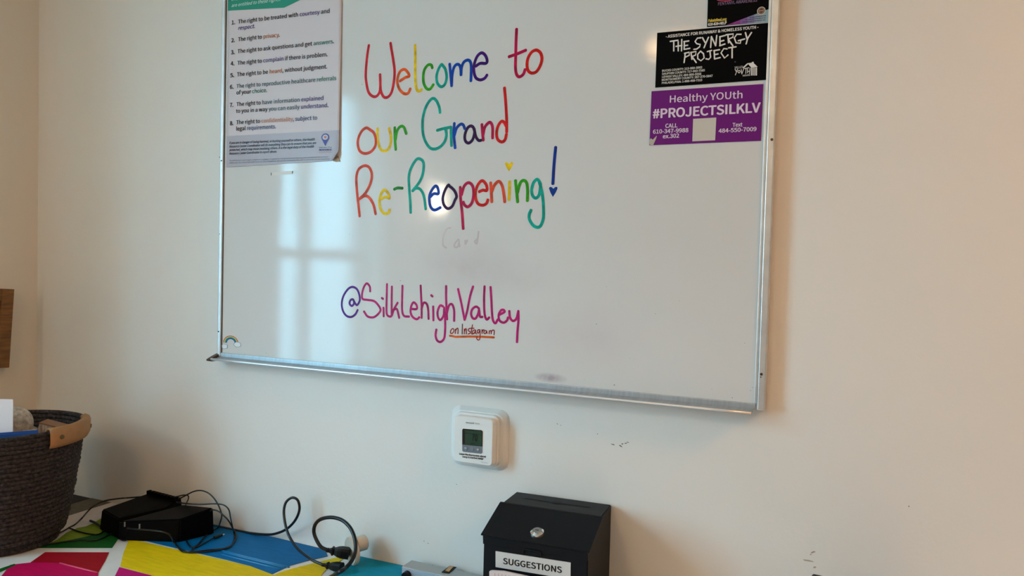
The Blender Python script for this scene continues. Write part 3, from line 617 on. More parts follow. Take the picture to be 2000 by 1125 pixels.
for r_, cc, l in ((1, (.60, .52, .40), .0006), (.78, (.05, .02, .02), .0008), (.62, (.45, .36, .26), .0010), (.52, (.13, .02, .02), .0012)):
    bm = NB(); poly(bm, [sc_+Vector((math.cos(q)*r8*r_, -l, math.sin(q)*r8*r_)) for q in [2*math.pi*i/24 for i in range(24)]]); obj('round_seal', bm, ink(cc), fa)
bm = NB(); ribbon(bm, [sc_+Vector((-r8*.35, -.0014, 0)), sc_+Vector((r8*.35, -.0014, 0))], .003, LT.n); obj('seal_mark', bm, ink((.30, .20, .14)), fa)
bm = NB(); ribbon(bm, [LT.px(x, y, .0004) for x, y in ((1397, -4), (1402, .5), (1412, 1.8), (1425, 1.2), (1436, -3))], .0016, LT.n); obj('pink_arc', bm, ink((.50, .05, .12)), fa)

# ------------------------------------------------------------------ thermostat
tc_ = Vector((-.795, 0, 1.089))
th = thing('thermostat', 'white wall thermostat with a dark green display reading 70, below the whiteboard', 'thermostat', tc_)
def rr_box(cx, cz, w, h, y0, y1, rad, m, nm, w2=None, h2=None, parent=th, bev=.0015):
    w2 = w2 or w; h2 = h2 or h; bm = NB()
    def loop(ww, hh, y, rd):
        out = []
        for sx, sz, a0 in ((1, 1, 0), (-1, 1, 90), (-1, -1, 180), (1, -1, 270)):
            for i in range(13):
                q = R(a0+7.5*i); out.append(bm.verts.new((cx+sx*(ww/2-rd)+math.cos(q)*rd, y, cz+sz*(hh/2-rd)+math.sin(q)*rd)))
        return out
    L = [loop(w, h, y0, rad), loop(w2+(w-w2)*.0, h2+(h-h2)*.0, y1+bev, rad), loop(w2-2*bev*.8, h2-2*bev*.8, y1, rad-bev*.5)]
    for A_, B_ in zip(L, L[1:]):
        for i in range(52): bm.faces.new((A_[i], A_[(i+1) % 52], B_[(i+1) % 52], B_[i]))
    bm.faces.new(L[0][::-1]); bm.faces.new(L[-1]); bmesh.ops.recalc_face_normals(bm, faces=bm.faces)
    o = obj(nm, bm, m, parent); return o
Xc, Zc = -.7945, 1.0905
rr_box(Xc-.0015, Zc, .150, .142, -.0005, -.011, .024, M_white, 'wall_plate', .138, .131, bev=.004)
rr_box(Xc-.001, Zc, .113, .119, -.011, -.020, .014, M_white, 'back_housing', .112, .118)
rr_box(Xc, Zc, .103, .108, -.0205, -.038, .010, M_white, 'front_housing', .101, .107, bev=.002)
TF = Plane((0, -.0382, 0), (1, 0, 0))
def tp_(pts, m, nm, lift=.0003, label=None): bm = NB(); poly(bm, [TF.px(860+x/7.5, 780+y/7.5, lift) for x, y in pts], lift*.5, TF.n); return obj(nm, bm, m, th, label=label)
tp_([(335, 428), (605, 452), (622, 470), (617, 780), (600, 797), (338, 768), (322, 750), (323, 445)], mat('bezel_grey', (.16, .19, .22), .35), 'button_panel', .0004)
tp_([(335, 428), (605, 452), (622, 470), (618, 690), (322, 660), (323, 445)], mat('screen_dark', (.004, .006, .006), .25, coat=.4), 'screen_bezel', .0006)
tp_([(362, 448), (600, 468), (610, 480), (607, 683), (362, 656)], M_glassgreen, 'lcd_screen', .0008)
for x, y in ((373, 716), (466, 724), (553, 733)):
    c = TF.px(860+x/7.5, 780+y/7.5, .0004); bm = NB(); cyl(bm, c, c+Vector((0, -.0012, 0)), .0048, .0042, 20); obj('button', bm, mat('button_grey', (.20, .23, .26), .35), th)
bmk = dict(lift=.002)
text([('-', (.8, .8, .8))], TF, (908.0, 878), (911.8, 878.3), 9, th, bold=0, **bmk); text([('+', (.8, .8, .8))], TF, (931.8, 880.4), (935.6, 880.9), 5.6, th, bold=0, **bmk)
text([('70', (.002, .008, .006))], TF, (922.2, 860.2), (932.4, 861.4), 13.4, th, bold=.008, lift=.0012, name='display_digits')
strokes('display_line', [[(362, 492), (460, 500)], [(555, 512), (603, 517)], [(452, 640), (512, 647)]], TF, 860, 780, 7.5, .0014, ink((.002, .008, .006)), th, .0012)
text([('Honeywell', (.08, .08, .08)), ('  Home', (.35, .35, .35))], TF, (910.2, 826.6), (936.8, 829), 3.0, th, bold=.002)
text([('Leave the thermostat alone!', (.01, .01, .01))], TF, (897.2, 887.7), (949, 893.6), 3.4, th, bold=.014); text([('Temp is tracked daily!', (.01, .01, .01))], TF, (902.6, 893.2), (943.8, 897.8), 3.4, th, bold=.014)
text([('PRO SERIES', (.3, .3, .3))], TF, (940, 903.6), (953.2, 905.5), 1.8, th)

# ------------------------------------------------------------------ table with painted top
ZT = .75
tb = thing('table', 'white table painted in bright colour blocks, against the wall under the whiteboard', 'table', (-.6, -.38, 0))
M_tw = mat('table_white', (.72, .68, .64), .42, var=(20, .05)); M_olive = mat('table_olive_edge', (.10, .085, .05), .5, var=(60, .3))
TXR = .55
bm = NB(); box(bm, (-2.025, -.75, ZT-.03), (TXR, -.003, ZT), bev=.002); obj('tabletop', bm, M_tw, tb)
bm = NB(); box(bm, (-2.115, -.75, ZT-.03), (-2.0255, -.003, ZT-.0005), bev=.002); obj('end_board', bm, M_olive, tb, label='dark olive wooden end board')
for x in (-2.06, TXR-.06):
    for y in (-.70, -.06):
        bm = NB(); box(bm, (x-.025, y-.025, 0), (x+.025, y+.025, ZT-.0305), bev=.003); obj('leg', bm, M_olive, tb)
bm = NB(); box(bm, (-2.05, -.71, ZT-.11), (TXR-.06, -.69, ZT-.031)); obj('apron', bm, M_olive, tb)
_pl = [0]
def patch(pts, colr, lab, k=1):
    _pl[0] += 1; bm = NB(); v = [atZ(x, y, ZT+.0009+.00006*_pl[0]) for x, y in pts]
    for q in v: q.y = min(q.y, -.004); q.x = max(q.x, -2.024)
    poly(bm, v, .0007, (0, 0, 1)); return obj('painted_panel', bm, mat('table_paint', colr, .55, var=(26, .10, (1, 6, 1)), spec=.12), tb, label=lab)
GD = (.004, .085, .012); GLt = (.17, .27, .012); RD = (.33, .004, .012); PK_ = (.50, .004, .075); YL = (.72, .50, .003); BL = (0, .125, .33); TL_ = (0, .24, .36)
patch([(40, 1069.8), (219, 1069.8), (231, 1052), (262, 1012), (240, 1004), (205, 1022), (196, 1041), (160, 1049), (118, 1057), (70, 1060)], GD, 'dark green panel')
patch([(70, 1062), (104, 1058), (112, 1054), (130, 1040), (152, 1031), (168, 1028), (182, 1022), (198, 1012), (215, 1000), (235, 1003), (206, 1023), (197, 1041), (165, 1048.6), (120, 1058), (100, 1064)], GLt, 'light green curved panel')
patch([(88, 1078.3), (213, 1078.6), (205, 1096), (190, 1121), (60, 1098)], RD, 'dark red panel')
patch([(20, 1103), (60, 1098.5), (117, 1099), (192, 1119), (189, 1180), (150, 1260), (-40, 1180)], PK_, 'crimson panel')
patch([(-60, 1130), (-10, 1114), (28, 1101), (32, 1103), (-30, 1130)], GD, 'green sliver beside the crimson panel')
patch([(252.5, 1052), (330, 1070), (439, 1094), (490, 1106), (530, 1121), (545, 1130), (500, 1200), (310, 1127), (235, 1106), (241, 1080)], YL, 'large yellow panel')
patch([(233, 1107.5), (308, 1127), (480, 1200), (400, 1290), (200, 1290), (222, 1130)], (.50, .004, .14), 'magenta panel')
patch([(255, 1049), (260, 1010), (330, 1010), (400, 1020), (470, 1034), (518, 1045), (560, 1055), (636, 1073), (640, 1086), (600, 1095), (566, 1104.5), (531, 1121), (489, 1105), (439, 1092), (330, 1067)], BL, 'bright blue panel')
patch([(533, 1124), (548, 1117), (575, 1109), (612, 1100), (640, 1093), (660, 1088), (672, 1090), (655, 1102), (636, 1113), (622, 1130), (600, 1170), (540, 1150)], YL, 'yellow panel beside the plugs')
patch([(636, 1135), (652, 1118), (690, 1095), (700, 1083), (702, 1086), (790, 1105), (990, 1148), (1300, 1230), (1100, 1290), (640, 1240)], TL_, 'teal panel')
def ridge(a, b, m, r=.0022):
    bm = NB(); A_, B_ = atZ(*a, ZT+.0012), atZ(*b, ZT+.0012); tube(bm, [A_, (A_+B_)/2, B_], r, 8, 2); obj('raised_ridge', bm, m, tb, True)
MR = mat('ridge_blue', (.01, .19, .42), .3)
for a, b in (((432, 1075.2), (565, 1108)), ((437, 1079), (556, 1108.5)), ((432, 1083), (546, 1111.5))): ridge(a, b, MR, .0018)
ridge((117, 1100), (190, 1118.5), mat('ridge_highlight_pink', (.60, .05, .11), .35))  # ridge's highlight is put into its colour, paler than the crimson

# dark cabinet filling the corner beside the table
cb = thing('cabinet', 'black cabinet filling the corner between the table and the left wall, behind the basket', 'cabinet', (-2.25, -.2, 0))
bm = NB(); box(bm, (XL+.002, -.42, .02), (-2.118, -.004, .735), bev=.002); obj('body', bm, M_plastic, cb)
bm = NB(); box(bm, (XL+.002, -.42, .735), (-2.118, -.004, .749), bev=.002); obj('top', bm, M_plastic, cb)
for i in range(2):
    bm = NB(); box(bm, (XL+.012, -.428, .04+i*.345), (-2.124, -.4202, .375+i*.345), bev=.002); d = obj('drawer', bm, M_plastic, cb)
    bm = NB(); cyl(bm, (-2.25, -.428, .21+i*.345), (-2.25, -.45, .21+i*.345), .012, .014, 16); obj('knob', bm, M_alu, d)
bm = NB()
for x in (XL+.02, -2.14):
    for y in (-.40, -.03): box(bm, (x-.012, y-.012, 0), (x+.012, y+.012, .02))
obj('feet', bm, M_plastic, cb)

# ------------------------------------------------------------------ rope basket
bx, by = -1.985, -.35; H0, H1 = ZT+.0022, 1.057
def rope_material():
    m = mat('dark_rope', (.040, .030, .028), .85); nt = m.node_tree; b = nt.nodes['Principled BSDF']
    tc = nt.nodes.new('ShaderNodeTexCoord'); n = nt.nodes.new('ShaderNodeTexNoise'); n.inputs['Scale'].default_value = 130; n.inputs['Detail'].default_value = 3
    r = nt.nodes.new('ShaderNodeValToRGB'); r.color_ramp.elements[0].position = .35; r.color_ramp.elements[0].color = (.007, .005, .005, 1); r.color_ramp.elements[1].position = .7; r.color_ramp.elements[1].color = (.055, .040, .038, 1)
    nt.links.new(tc.outputs['Object'], n.inputs['Vector']); nt.links.new(n.outputs['Fac'], r.inputs[0]); nt.links.new(r.outputs[0], b.inputs['Base Color'])
    v = nt.nodes.new('ShaderNodeTexVoronoi'); v.inputs['Scale'].default_value = 150; bp = nt.nodes.new('ShaderNodeBump'); bp.inputs['Strength'].default_value = .9; bp.inputs['Distance'].default_value = .003
    nt.links.new(tc.outputs['Object'], v.inputs['Vector']); nt.links.new(v.outputs['Distance'], bp.inputs['Height']); nt.links.new(bp.outputs[0], b.inputs['Normal']); return m
M_rope = rope_material()
bk = thing('basket', 'dark charcoal coiled-rope basket with tan leather handles standing on the left end of the table', 'basket', (bx, by, ZT))
NCo = 27; prof_r = lambda s: .128+.052*(s**.75) if s > .04 else .120
for i in range(NCo):
    s = i/(NCo-1); z = H0+.006+s*(H1-H0-.012); rad = prof_r(s); bm = NB(); rr = (H1-H0)/NCo*.58; n1, n2 = 56, 6; ph = random.uniform(0, 6)
    ring = []
    for a in range(n1):
        q = 2*math.pi*a/n1; w = 1+.006*math.sin(3*q+ph)+.0035*math.sin(11*q+ph*2); zz = z+.0012*math.sin(2*q+ph*.3)
        if i > NCo-6: zz -= .001*max(0, math.cos(q-R(-60)))*((i-NCo+6)/5)
        ring.append([bm.verts.new((bx+math.cos(q)*(rad*w+math.cos(2*math.pi*j/n2)*rr), by+math.sin(q)*(rad*w+math.cos(2*math.pi*j/n2)*rr), zz+math.sin(2*math.pi*j/n2)*rr)) for j in range(n2)])
    for a in range(n1):
        A_, B_ = ring[a], ring[(a+1) % n1]
        for j in range(n2): bm.faces.new((A_[j], B_[j], B_[(j+1) % n2], A_[(j+1) % n2]))
    obj('rope_coil', bm, M_rope, bk, True)
bm = NB(); cyl(bm, (bx, by, H0), (bx, by, H0+.012), .125, n=40); obj('base', bm, M_rope, bk)
def strap(a0, a1):
    bm = NB(); N = 16; rows = []
    for i in range(N+1):
        s = i/N; q = R(a0+(a1-a0)*s); bulge = .009*math.sin(math.pi*s)**.5+.004
        zt, zb = 1.064+.004*s, 1.014+.006*s
        ro = prof_r(1)+bulge+.004
        d = Vector((math.cos(q), math.sin(q), 0)); base = Vector((bx, by, 0))
        sec = [(ro-.002, zb), (ro+.003, zb+.010), (ro+.004, zt-.010), (ro+.001, zt-.002), (ro-.006, zt+.001), (ro-.016, zt-.003), (ro-.018, zt-.012),
               (ro-.015, zt-.012), (ro-.013, zt-.005), (ro-.006, zt-.003), (ro-.002, zt-.006), (ro+.0005, zt-.012), (ro, zb+.010), (ro-.004, zb)]
        rows.append([bm.verts.new(base+d*r_+Vector((0, 0, z_))) for r_, z_ in sec])
    n = len(rows[0])
    for A_, B_ in zip(rows, rows[1:]):
        for j in range(n): bm.faces.new((A_[j], A_[(j+1) % n], B_[(j+1) % n], B_[j]))
    bm.faces.new(rows[0]); bm.faces.new(rows[-1][::-1]); bmesh.ops.recalc_face_normals(bm, faces=bm.faces)
    hd = obj('leather_handle', bm, M_leather, bk, True, label='tan leather handle band')
    for s in (.14, .86):
        q = R(a0+(a1-a0)*s); ro = prof_r(1)+.009*math.sin(math.pi*s)**.5+.0115; d = Vector((math.cos(q), math.sin(q), 0)); c = Vector((bx, by, 1.040))+d*ro
        bm = NB(); cyl(bm, c-d*.004, c+d*.002, .0068, .0050, 16); obj('rivet', bm, M_brass, hd)
strap(-2, 52); strap(178, 232)
# things in the basket
def pbox(name, c, size, rz, tilt, m, label, cat, group=None, tax='X'):
    t = thing(name, label, cat, c)
    mt = Matrix.Translation(c) @ Matrix.Rotation(R(rz), 4, 'Z') @ Matrix.Rotation(R(tilt), 4, tax)
    bm = NB(); box(bm, (-size[0]/2, -size[1]/2, -size[2]/2), (size[0]/2, size[1]/2, size[2]/2), mt, .001)
    return t, mt, bm
# stuffing lower in the basket so that nothing floats
t, mt, bm = pbox('folded_cloth', Vector((bx, by, .876)), (.15, .15, .224), 20, 0, None, 'dark folded cloth filling the inside of the rope basket', 'cloth')
obj('cloth_stack', bm, mat('dark_cloth', (.02, .02, .022), .9), t)

M_wpaper = mat('white_paper', (.80, .74, .76), .6)
pr = CAM+(atZ(25, 846, 1.058)-CAM)*1.014; t = thing('paper_card', 'blank pinkish white card standing upright at the left in the rope basket', 'card', pr)
d = Vector((-cr.x, -cr.y, 0)).normalized(); up = Vector((0, 0, 1)); nn = d.cross(up)
bm = NB(); b0 = pr-up*.052; tz = atZ(25, 846, 1.058).z
poly(bm, [b0, b0+d*.11, b0+d*.11+up*.1355, b0+up*.135], .0015, -nn if nn.dot(CAM-pr) < 0 else nn); obj('card_sheet', bm, M_wpaper, t)
# blue folder
a, b = atZ(74, 843.5, 1.055), atZ(-60, 853, 1.055); t = thing('folder', 'bright blue folder whose edge shows just inside the near rim of the basket', 'folder', a)
dv = (b-a).normalized(); nv = Vector((dv.y, -dv.x, 0)); nv = nv if nv.dot(CAM-a) > 0 else -nv
MBf = mat('blue_card', (.02, .10, .42), .4)
for k_, zz in ((0, 0), (.006, .003)):
    bm = NB(); poly(bm, [a-nv*k_+up*zz, b-nv*k_+up*zz, b-nv*k_-up*.06, a-nv*k_-up*.06], .0022, nv); obj('cover', bm, MBf, t)
# knitted roll
c = atZ(30, 836, 1.045); M_knit = mat('cream_knit', (.50, .44, .36), .9, bump=(160, 1.0, .004), var=(90, .35))
t = thing('knitted_hat', 'cream knitted hat bunched up behind the white card in the basket', 'hat', c-Vector((0, 0, .03)))
bm = NB(); r_ = bmesh.ops.create_uvsphere(bm, u_segments=40, v_segments=24, radius=1)
for v in bm.verts:
    q = math.atan2(v.co.y, v.co.x); k_ = 1+.045*math.sin(16*q)*(1-abs(v.co.z))+.03*math.sin(5*q+2*v.co.z)
    v.co = Vector((v.co.x*.040*k_, v.co.y*.040*k_, v.co.z*.046)) + c + Vector((0, 0, .008))
obj('knit_body', bm, M_knit, t, True)
bm = NB(); cc = c+Vector((0, 0, -.012)); tube(bm, [cc+Vector((math.cos(q)*.041, math.sin(q)*.041, 0)) for q in [2*math.pi*i/12 for i in range(12)]]+[cc+Vector((.041, 0, 0))], .010, 10, 4); obj('cuff', bm, M_knit, t, True)
# small boxed cards with brown lid
c = atZ(104, 843, 1.030); t = thing('small_box', 'small striped box with a brown lid tilted inside the basket by its handle', 'box', c)
mt = Matrix.Translation(c) @ Matrix.Rotation(R(28), 4, 'Z') @ Matrix.Rotation(R(14), 4, 'Y')
bm = NB(); box(bm, (-.030, -.020, -.035), (.034, .020, .018), mt, .001); obj('box_body', bm, mat('box_print', (.42, .34, .28), .35, var=(60, .5, (6, 1, 1))), t)
bm = NB(); box(bm, (-.031, -.021, .0182), (.036, .021, .022), mt, .001); obj('lid', bm, mat('brown_card', (.24, .12, .06), .6), t)
for k_, cc in enumerate(((.10, .05, .10), (.50, .42, .40), (.25, .22, .24))):
    bm = NB(); box(bm, (-.0315, -.018+k_*.012, -.03), (-.0302, -.010+k_*.012, .016), mt); obj('stripe', bm, ink(cc), t)

# ------------------------------------------------------------------ framed picture on the left wall
FX = XL+.032
pt, pb_ = atX(28.5, 565, FX), atX(18.5, 718, FX)
vv = (pt-pb_).normalized(); uu = Vector((0, -vv.z, vv.y)); uu = uu if uu.y < 0 else -uu; Hf = (pt-pb_).length; Wf = .32
fr = thing('picture_frame', 'brown wooden picture frame on the left wall, cut off by the view edge', 'frame', pb_+Vector((-.03, 0, 0)))
def fbox(u0, u1, v0, v1, x0, x1, m, nm):
    bm = NB(); vs = [bm.verts.new(Vector((x, 0, 0))+Vector((0, pb_.y, pb_.z))+uu*u+vv*v) for x in (x0, x1) for u in (u0, u1) for v in (v0, v1)]
    for f in ((0, 1, 3, 2), (4, 6, 7, 5), (0, 4, 5, 1), (2, 3, 7, 6), (0, 2, 6, 4), (1, 5, 7, 3)): bm.faces.new([vs[i] for i in f])
    bmesh.ops.recalc_face_normals(bm, faces=bm.faces); bmesh.ops.bevel(bm, geom=bm.edges[:], offset=.0012, segments=1, affect='EDGES')
    return obj(nm, bm, m, fr)
FB = XL+.016
fbox(0, .036, 0, Hf, FB, FX, M_wood, 'side_rail'); fbox(Wf-.036, Wf, 0, Hf, FB, FX, M_wood, 'side_rail')
fbox(.0365, Wf-.0365, Hf-.036, Hf, FB, FX, M_wood, 'cross_rail'); fbox(.0365, Wf-.0365, 0, .036, FB, FX, M_wood, 'cross_rail')
fbox(.030, Wf-.030, .030, Hf-.030, FB-.004, FB+.005, mat('maroon_panel', (.07, .006, .008), .4), 'picture')
fbox(Wf/2-.02, Wf/2+.02, Hf-.03, Hf-.01, XL+.0005, FB-.0005, M_alu, 'hanger'); fbox(.02, .05, .01, .03, XL+.0005, FB-.0005, M_plastic, 'bumper'); fbox(Wf-.05, Wf-.02, .01, .03, XL+.0005, FB-.0005, M_plastic, 'bumper')

# ------------------------------------------------------------------ suggestion box
so = Vector((-.4715, -.0054, ZT)); ya = R(3.65); sL = Vector((-math.cos(ya), -math.sin(ya), 0)); sF = Vector((math.sin(ya), -math.cos(ya), 0)); sU = Vector((0, 0, 1))
SW, DT_, DB, HH, HF = .2193, .0911, .188, .233, .1974
sb = thing('suggestion_box', 'black metal locking box with slanted lid and a SUGGESTIONS sign, standing against the wall', 'box', so+sL*SW/2+sF*DB/2)
sp_ = lambda a, b, c: so+sL*a+sF*b+sU*c
def prism(sec, a0, a1, bm=None):
    bm = bm or NB(); A_ = [bm.verts.new(sp_(a0, y, z)) for y, z in sec]; B_ = [bm.verts.new(sp_(a1, y, z)) for y, z in sec]; n = len(sec)
    for i in range(n): bm.faces.new((A_[i], A_[(i+1) % n], B_[(i+1) % n], B_[i]))
    bm.faces.new(A_[::-1]); bm.faces.new(B_); bmesh.ops.recalc_face_normals(bm, faces=bm.faces); return bm
bm = prism([(0, .0022), (DB, .0022), (DB, HF-.004), (DT_, HH-.004), (DT_-.001, HH), (0, HH)], 0, SW)
es = [e for e in bm.edges if abs(e.calc_face_angle(0)) > .3]; bmesh.ops.bevel(bm, geom=es, offset=.0018, segments=2, affect='EDGES')
obj('body', bm, M_black, sb)
sl = (Vector((DB-DT_, HF-HH, 0))).normalized()
q0 = (DT_+.001, HH+.0015); q1 = (DB+.007, HF+.0005)
bm = prism([q0, q1, (q1[0]-.0006, q1[1]-.0022), (q0[0], q0[1]-.0022)], -.004, SW+.004); obj('lid', bm, M_black, sb, label='slanted black lid')
bm = prism([(DB+.0005, HF-.020), (DB+.0022, HF-.020), (DB+.0040, HF-.003), (DB+.0005, HF-.003)], -.0005, SW+.0005); obj('front_flange', bm, M_black, sb)
bm = NB(); A_, B_ = sp_(-.003, DT_, HH+.0006), sp_(SW+.003, DT_, HH+.0006); cyl(bm, A_, B_, .0022, n=12); obj('hinge', bm, M_blackin, sb)
STP = Plane(sp_(0, 0, HH+.0004), sL, sF)
bm = NB()
slot = [STP.px(940+x/6.43, 950+y/6.43, .0003) for x, y in ((545, 145), (1368, 258), (1366, 266), (543, 153))]; poly(bm, slot)
cc = STP.px(940+952/6.43, 950+205/6.43, .0005)
poly(bm, [cc+sL*math.cos(q)*.0115+sF*math.sin(q)*.0085 for q in [2*math.pi*i/24 for i in range(24)]])
obj('paper_slot', bm, M_blackin, sb, label='slot with a round thumb opening')
LP = Plane(sp_(0, q0[0], q0[1]), sL, (sF*(q1[0]-q0[0])+sU*(q1[1]-q0[1])))
lc = LP.px(940+703/6.43, 950+585/6.43); N_ = LP.n
bm = NB(); cyl(bm, lc, lc+N_*.0035, .0148, .0138, 32); cyl(bm, lc+N_*.0035, lc+N_*.0065, .0138, .0095, 32); lk = obj('lock', bm, M_chrome, sb, label='round chrome cam lock')
bm = NB(); cyl(bm, lc+N_*.0058, lc+N_*.0070, .0082, n=28); obj('lock_core', bm, M_chromeD, lk)
bm = NB(); a_ = LP.u*.0038; poly(bm, [lc+N_*.0072+x*a_+y*LP.v*.0009 for x, y in ((-1, -1), (1, -1), (1, 1), (-1, 1))]); obj('keyhole', bm, M_blackin, lk)
FP = Plane(sp_(0, DB, 0), sL, (0, 0, 1))
fpx = lambda x, y, l=0: FP.px(940+x/6.43, 950+y/6.43, l)
bm = NB(); poly(bm, [fpx(*p, .0013) for p in ((182, 810), (1125, 955), (1122, 1165), (182, 1010))], .001, FP.n); obj('sign_plate', bm, mat('sign_card', (.66, .64, .62), .4), sb, label='light grey sign lettered SUGGESTIONS')
text([('SUGGESTIONS', (.008, .008, .010))], FP, (940+280/6.43, 950+968/6.43), (940+1012/6.43, 950+1083/6.43), 11.6, sb, bold=.008, lift=.0018)
bm = NB(); tube(bm, [fpx(530, 842, .002), fpx(540, 790, .0035), fpx(560, 783, .004), fpx(740, 815, .004), fpx(752, 826, .0035), fpx(752, 872, .002)], .0014, 8, 4); obj('latch_tab', bm, M_black, sb, True)
bm = NB(); poly(bm, [fpx(*p, .0008) for p in ((548, 790), (745, 820), (745, 868), (545, 838))], .0006, FP.n); obj('latch_plate', bm, M_black, sb)
# brochure pocket and papers in it
bm = prism([(DB+.0005, .02), (DB+.036, .02), (DB+.036, .075), (DB+.0345, .075), (DB+.0345, .0215), (DB+.0005, .0215)], .012, SW-.012); obj('front_pocket', bm, M_black, sb)
PF = Plane(sp_(0, DB+.018, 0), sL, (0, 0, 1))
pk = thing('paper_stack', 'stack of pinkish lined paper slips in the front pocket of the suggestion box', 'paper', PF.hit(1000, 1160))
for i in range(5):
    P2 = Plane(sp_(0, DB+.024-.004*i, 0), sL, (0, 0, 1)); bm = NB()
    poly(bm, [P2.px(955.5+i*.4, 1116.5-.5*i), P2.px(962, 1115.4-.5*i), P2.px(985, 1116.8-.5*i), P2.px(1005, 1121-.5*i), P2.px(1062, 1133-.4*i), P2.px(1062, 1190), P2.px(956, 1172)], .0006, P2.n)
    obj('paper_slip', bm, mat('slip_paper', (.74-.02*i, .62, .60), .7), pk)
P2 = Plane(sp_(0, DB+.0248, 0), sL, (0, 0, 1)); bm = NB()
for x in range(966, 1060, 7): poly(bm, [P2.px(x, 1116+(x-960)*.17+2), P2.px(x+.8, 1116+(x-960)*.17+2), P2.px(x+.8, 1170), P2.px(x, 1170)])
o = obj('ruled_line', bm, ink((.42, .28, .30)), pk)

# ------------------------------------------------------------------ grey metal power strip
X0, X1, Y0, Y1, ZS = -.962, -.735, -.064, -.020, .7762
ps_ = thing('power_strip', 'grey metal power strip with amber rocker switch, left of the suggestion box', 'power strip', ((X0+X1)/2, (Y0+Y1)/2, ZT))
M_ps = mat('grey_metal', (.40, .41, .40), .42, .35); M_psf = mat('bright_metal_face', (.62, .64, .72), .35, .4)
bm = NB(); box(bm, (X0, Y0, ZT+.0018), (X1, Y1, ZS), bev=.0016); obj('housing', bm, M_ps, ps_)
bm = NB(); box(bm, (X0+.002, Y0-.0009, ZT+.0035), (X1-.002, Y0-.0001, ZS-.002)); obj('front_plate', bm, M_psf, ps_)
PT = Plane((0, 0, ZS), (1, 0, 0), (0, 1, 0)); g_ = lambda x, y, l: PT.px(770+x/10, 1070+y/10, l)
bm = NB(); poly(bm, [g_(*p, .0016) for p in ((1085, 362), (1215, 388), (1075, 505), (925, 482))], .0015, (0, 0, 1)); obj('switch_bezel', bm, M_plastic, ps_)
bm = NB(); poly(bm, [g_(*p, .0036) for p in ((1085, 382), (1160, 395), (1070, 485), (995, 468))], .002, (0, 0, 1)); obj('rocker', bm, mat('amber', (.50, .20, .02), .2, coat=.6), ps_, label='amber rocker switch')
bm = NB(); cyl(bm, (-.945, Y0-.0009, .7665-.007), (-.945, Y0-.013, .7665-.007), .0105, .0095, 24); obj('knob', bm, M_plastic, ps_, label='black reset knob')
bm = NB(); cyl(bm, g_(745, 345, 0), g_(745, 345, .0006), .0008, n=8); obj('rivet', bm, M_screw, ps_)
pg = thing('power_plug', 'squarish black plug at the right end of the grey power strip, beside the suggestion box', 'plug', (-.80, -.075, ZT))
pA = atY(918, 1121, -.092); 
bm = NB(); box(bm, (-.838, -.096, ZT+.004), (-.775, -.066, .778), bev=.003); obj('plug_body', bm, mat('green_black', (.010, .016, .014), .4), pg)
bm = NB(); box(bm, (-.828, -.090, .7785), (-.785, -.072, .781), bev=.001); obj('grip', bm, M_plastic, pg)
bm = NB(); tube(bm, [(-.775, -.081, .765), (-.765, -.095, .760), (-.76, -.14, .756), (-.72, -.22, .755), (-.6, -.33, .755)], .0035); obj('cord', bm, M_rubber, pg, True)

# ------------------------------------------------------------------ outlet adapter with two plugs
dc = atY(688, 1081, -.062); ax = Vector((.50, .86, .08)).normalized(); dc.z = .787
oa = thing('outlet_adapter', 'round beige outlet adapter on the table by the wall, two black plugs in it', 'adapter', Vector((dc.x, dc.y, ZT)))
bm = NB(); cyl(bm, dc-ax*.006, dc+ax*.006, .0345, n=36); bmesh.ops.bevel(bm, geom=[e for e in bm.edges if e.calc_face_angle(0) > .5], offset=.002, segments=2, affect='EDGES'); obj('round_face', bm, M_beige, oa)
nk = atY(703, 1069, -.028); e1 = dc+ax*.0065+Vector((0, 0, .012)); e2 = e1+ax*.030
bm = NB(); cyl(bm, e1, e2, .0185, .0185, 32); bmesh.ops.bevel(bm, geom=[e for e in bm.edges if e.calc_face_angle(0) > .5], offset=.003, segments=2, affect='EDGES'); obj('stub', bm, M_beige, oa)
fdir = -ax; sd = Vector((0, 0, 1)).cross(ax).normalized()

def plug_cord(name, label, tip, tail, pts, r, w, h):
    t = thing(name, label, 'cord', Vector((tip.x, tip.y, ZT)), 'looped cords at the beige adapter')
    d = (tip-tail).normalized(); s_ = d.cross(Vector((0, 0, 1))).normalized(); u_ = s_.cross(d)
    L = (tip-tail).length; bm = NB(); rows = []
    for f, ww, hh in ((0, .30, .34), (.10, .36, .42), (.12, .30, .36), (.22, .45, .50), (.26, .62, .80), (.32, .62, .80), (.36, .5, .62), (.5, .85, .85), (.66, 1, 1), (1, 1, 1)):
        p = tail+d*L*f; rows.append([bm.verts.new(p+s_*a*w*ww/2+u_*b*h*hh/2) for a, b in ((-1, -.6), (-.7, -1), (.7, -1), (1, -.6), (1, .6), (.7, 1), (-.7, 1), (-1, .6))])
    for A_, B_ in zip(rows, rows[1:]):
        for j in range(8): bm.faces.new((A_[j], A_[(j+1) % 8], B_[(j+1) % 8], B_[j]))
    bm.faces.new(rows[0][::-1]); bm.faces.new(rows[-1]); bmesh.ops.recalc_face_normals(bm, faces=bm.faces)
    obj('plug', bm, M_plastic, t)
    bm = NB(); tube(bm, [tail+d*.004]+pts, r, 12, 8); obj('cable', bm, M_rubber, t, True)
    return t
tipA = dc-ax*.008+Vector((0, 0, .006)); tipA = atY(682, 1081, -.074); tailA = atY(637, 1074, -.100)
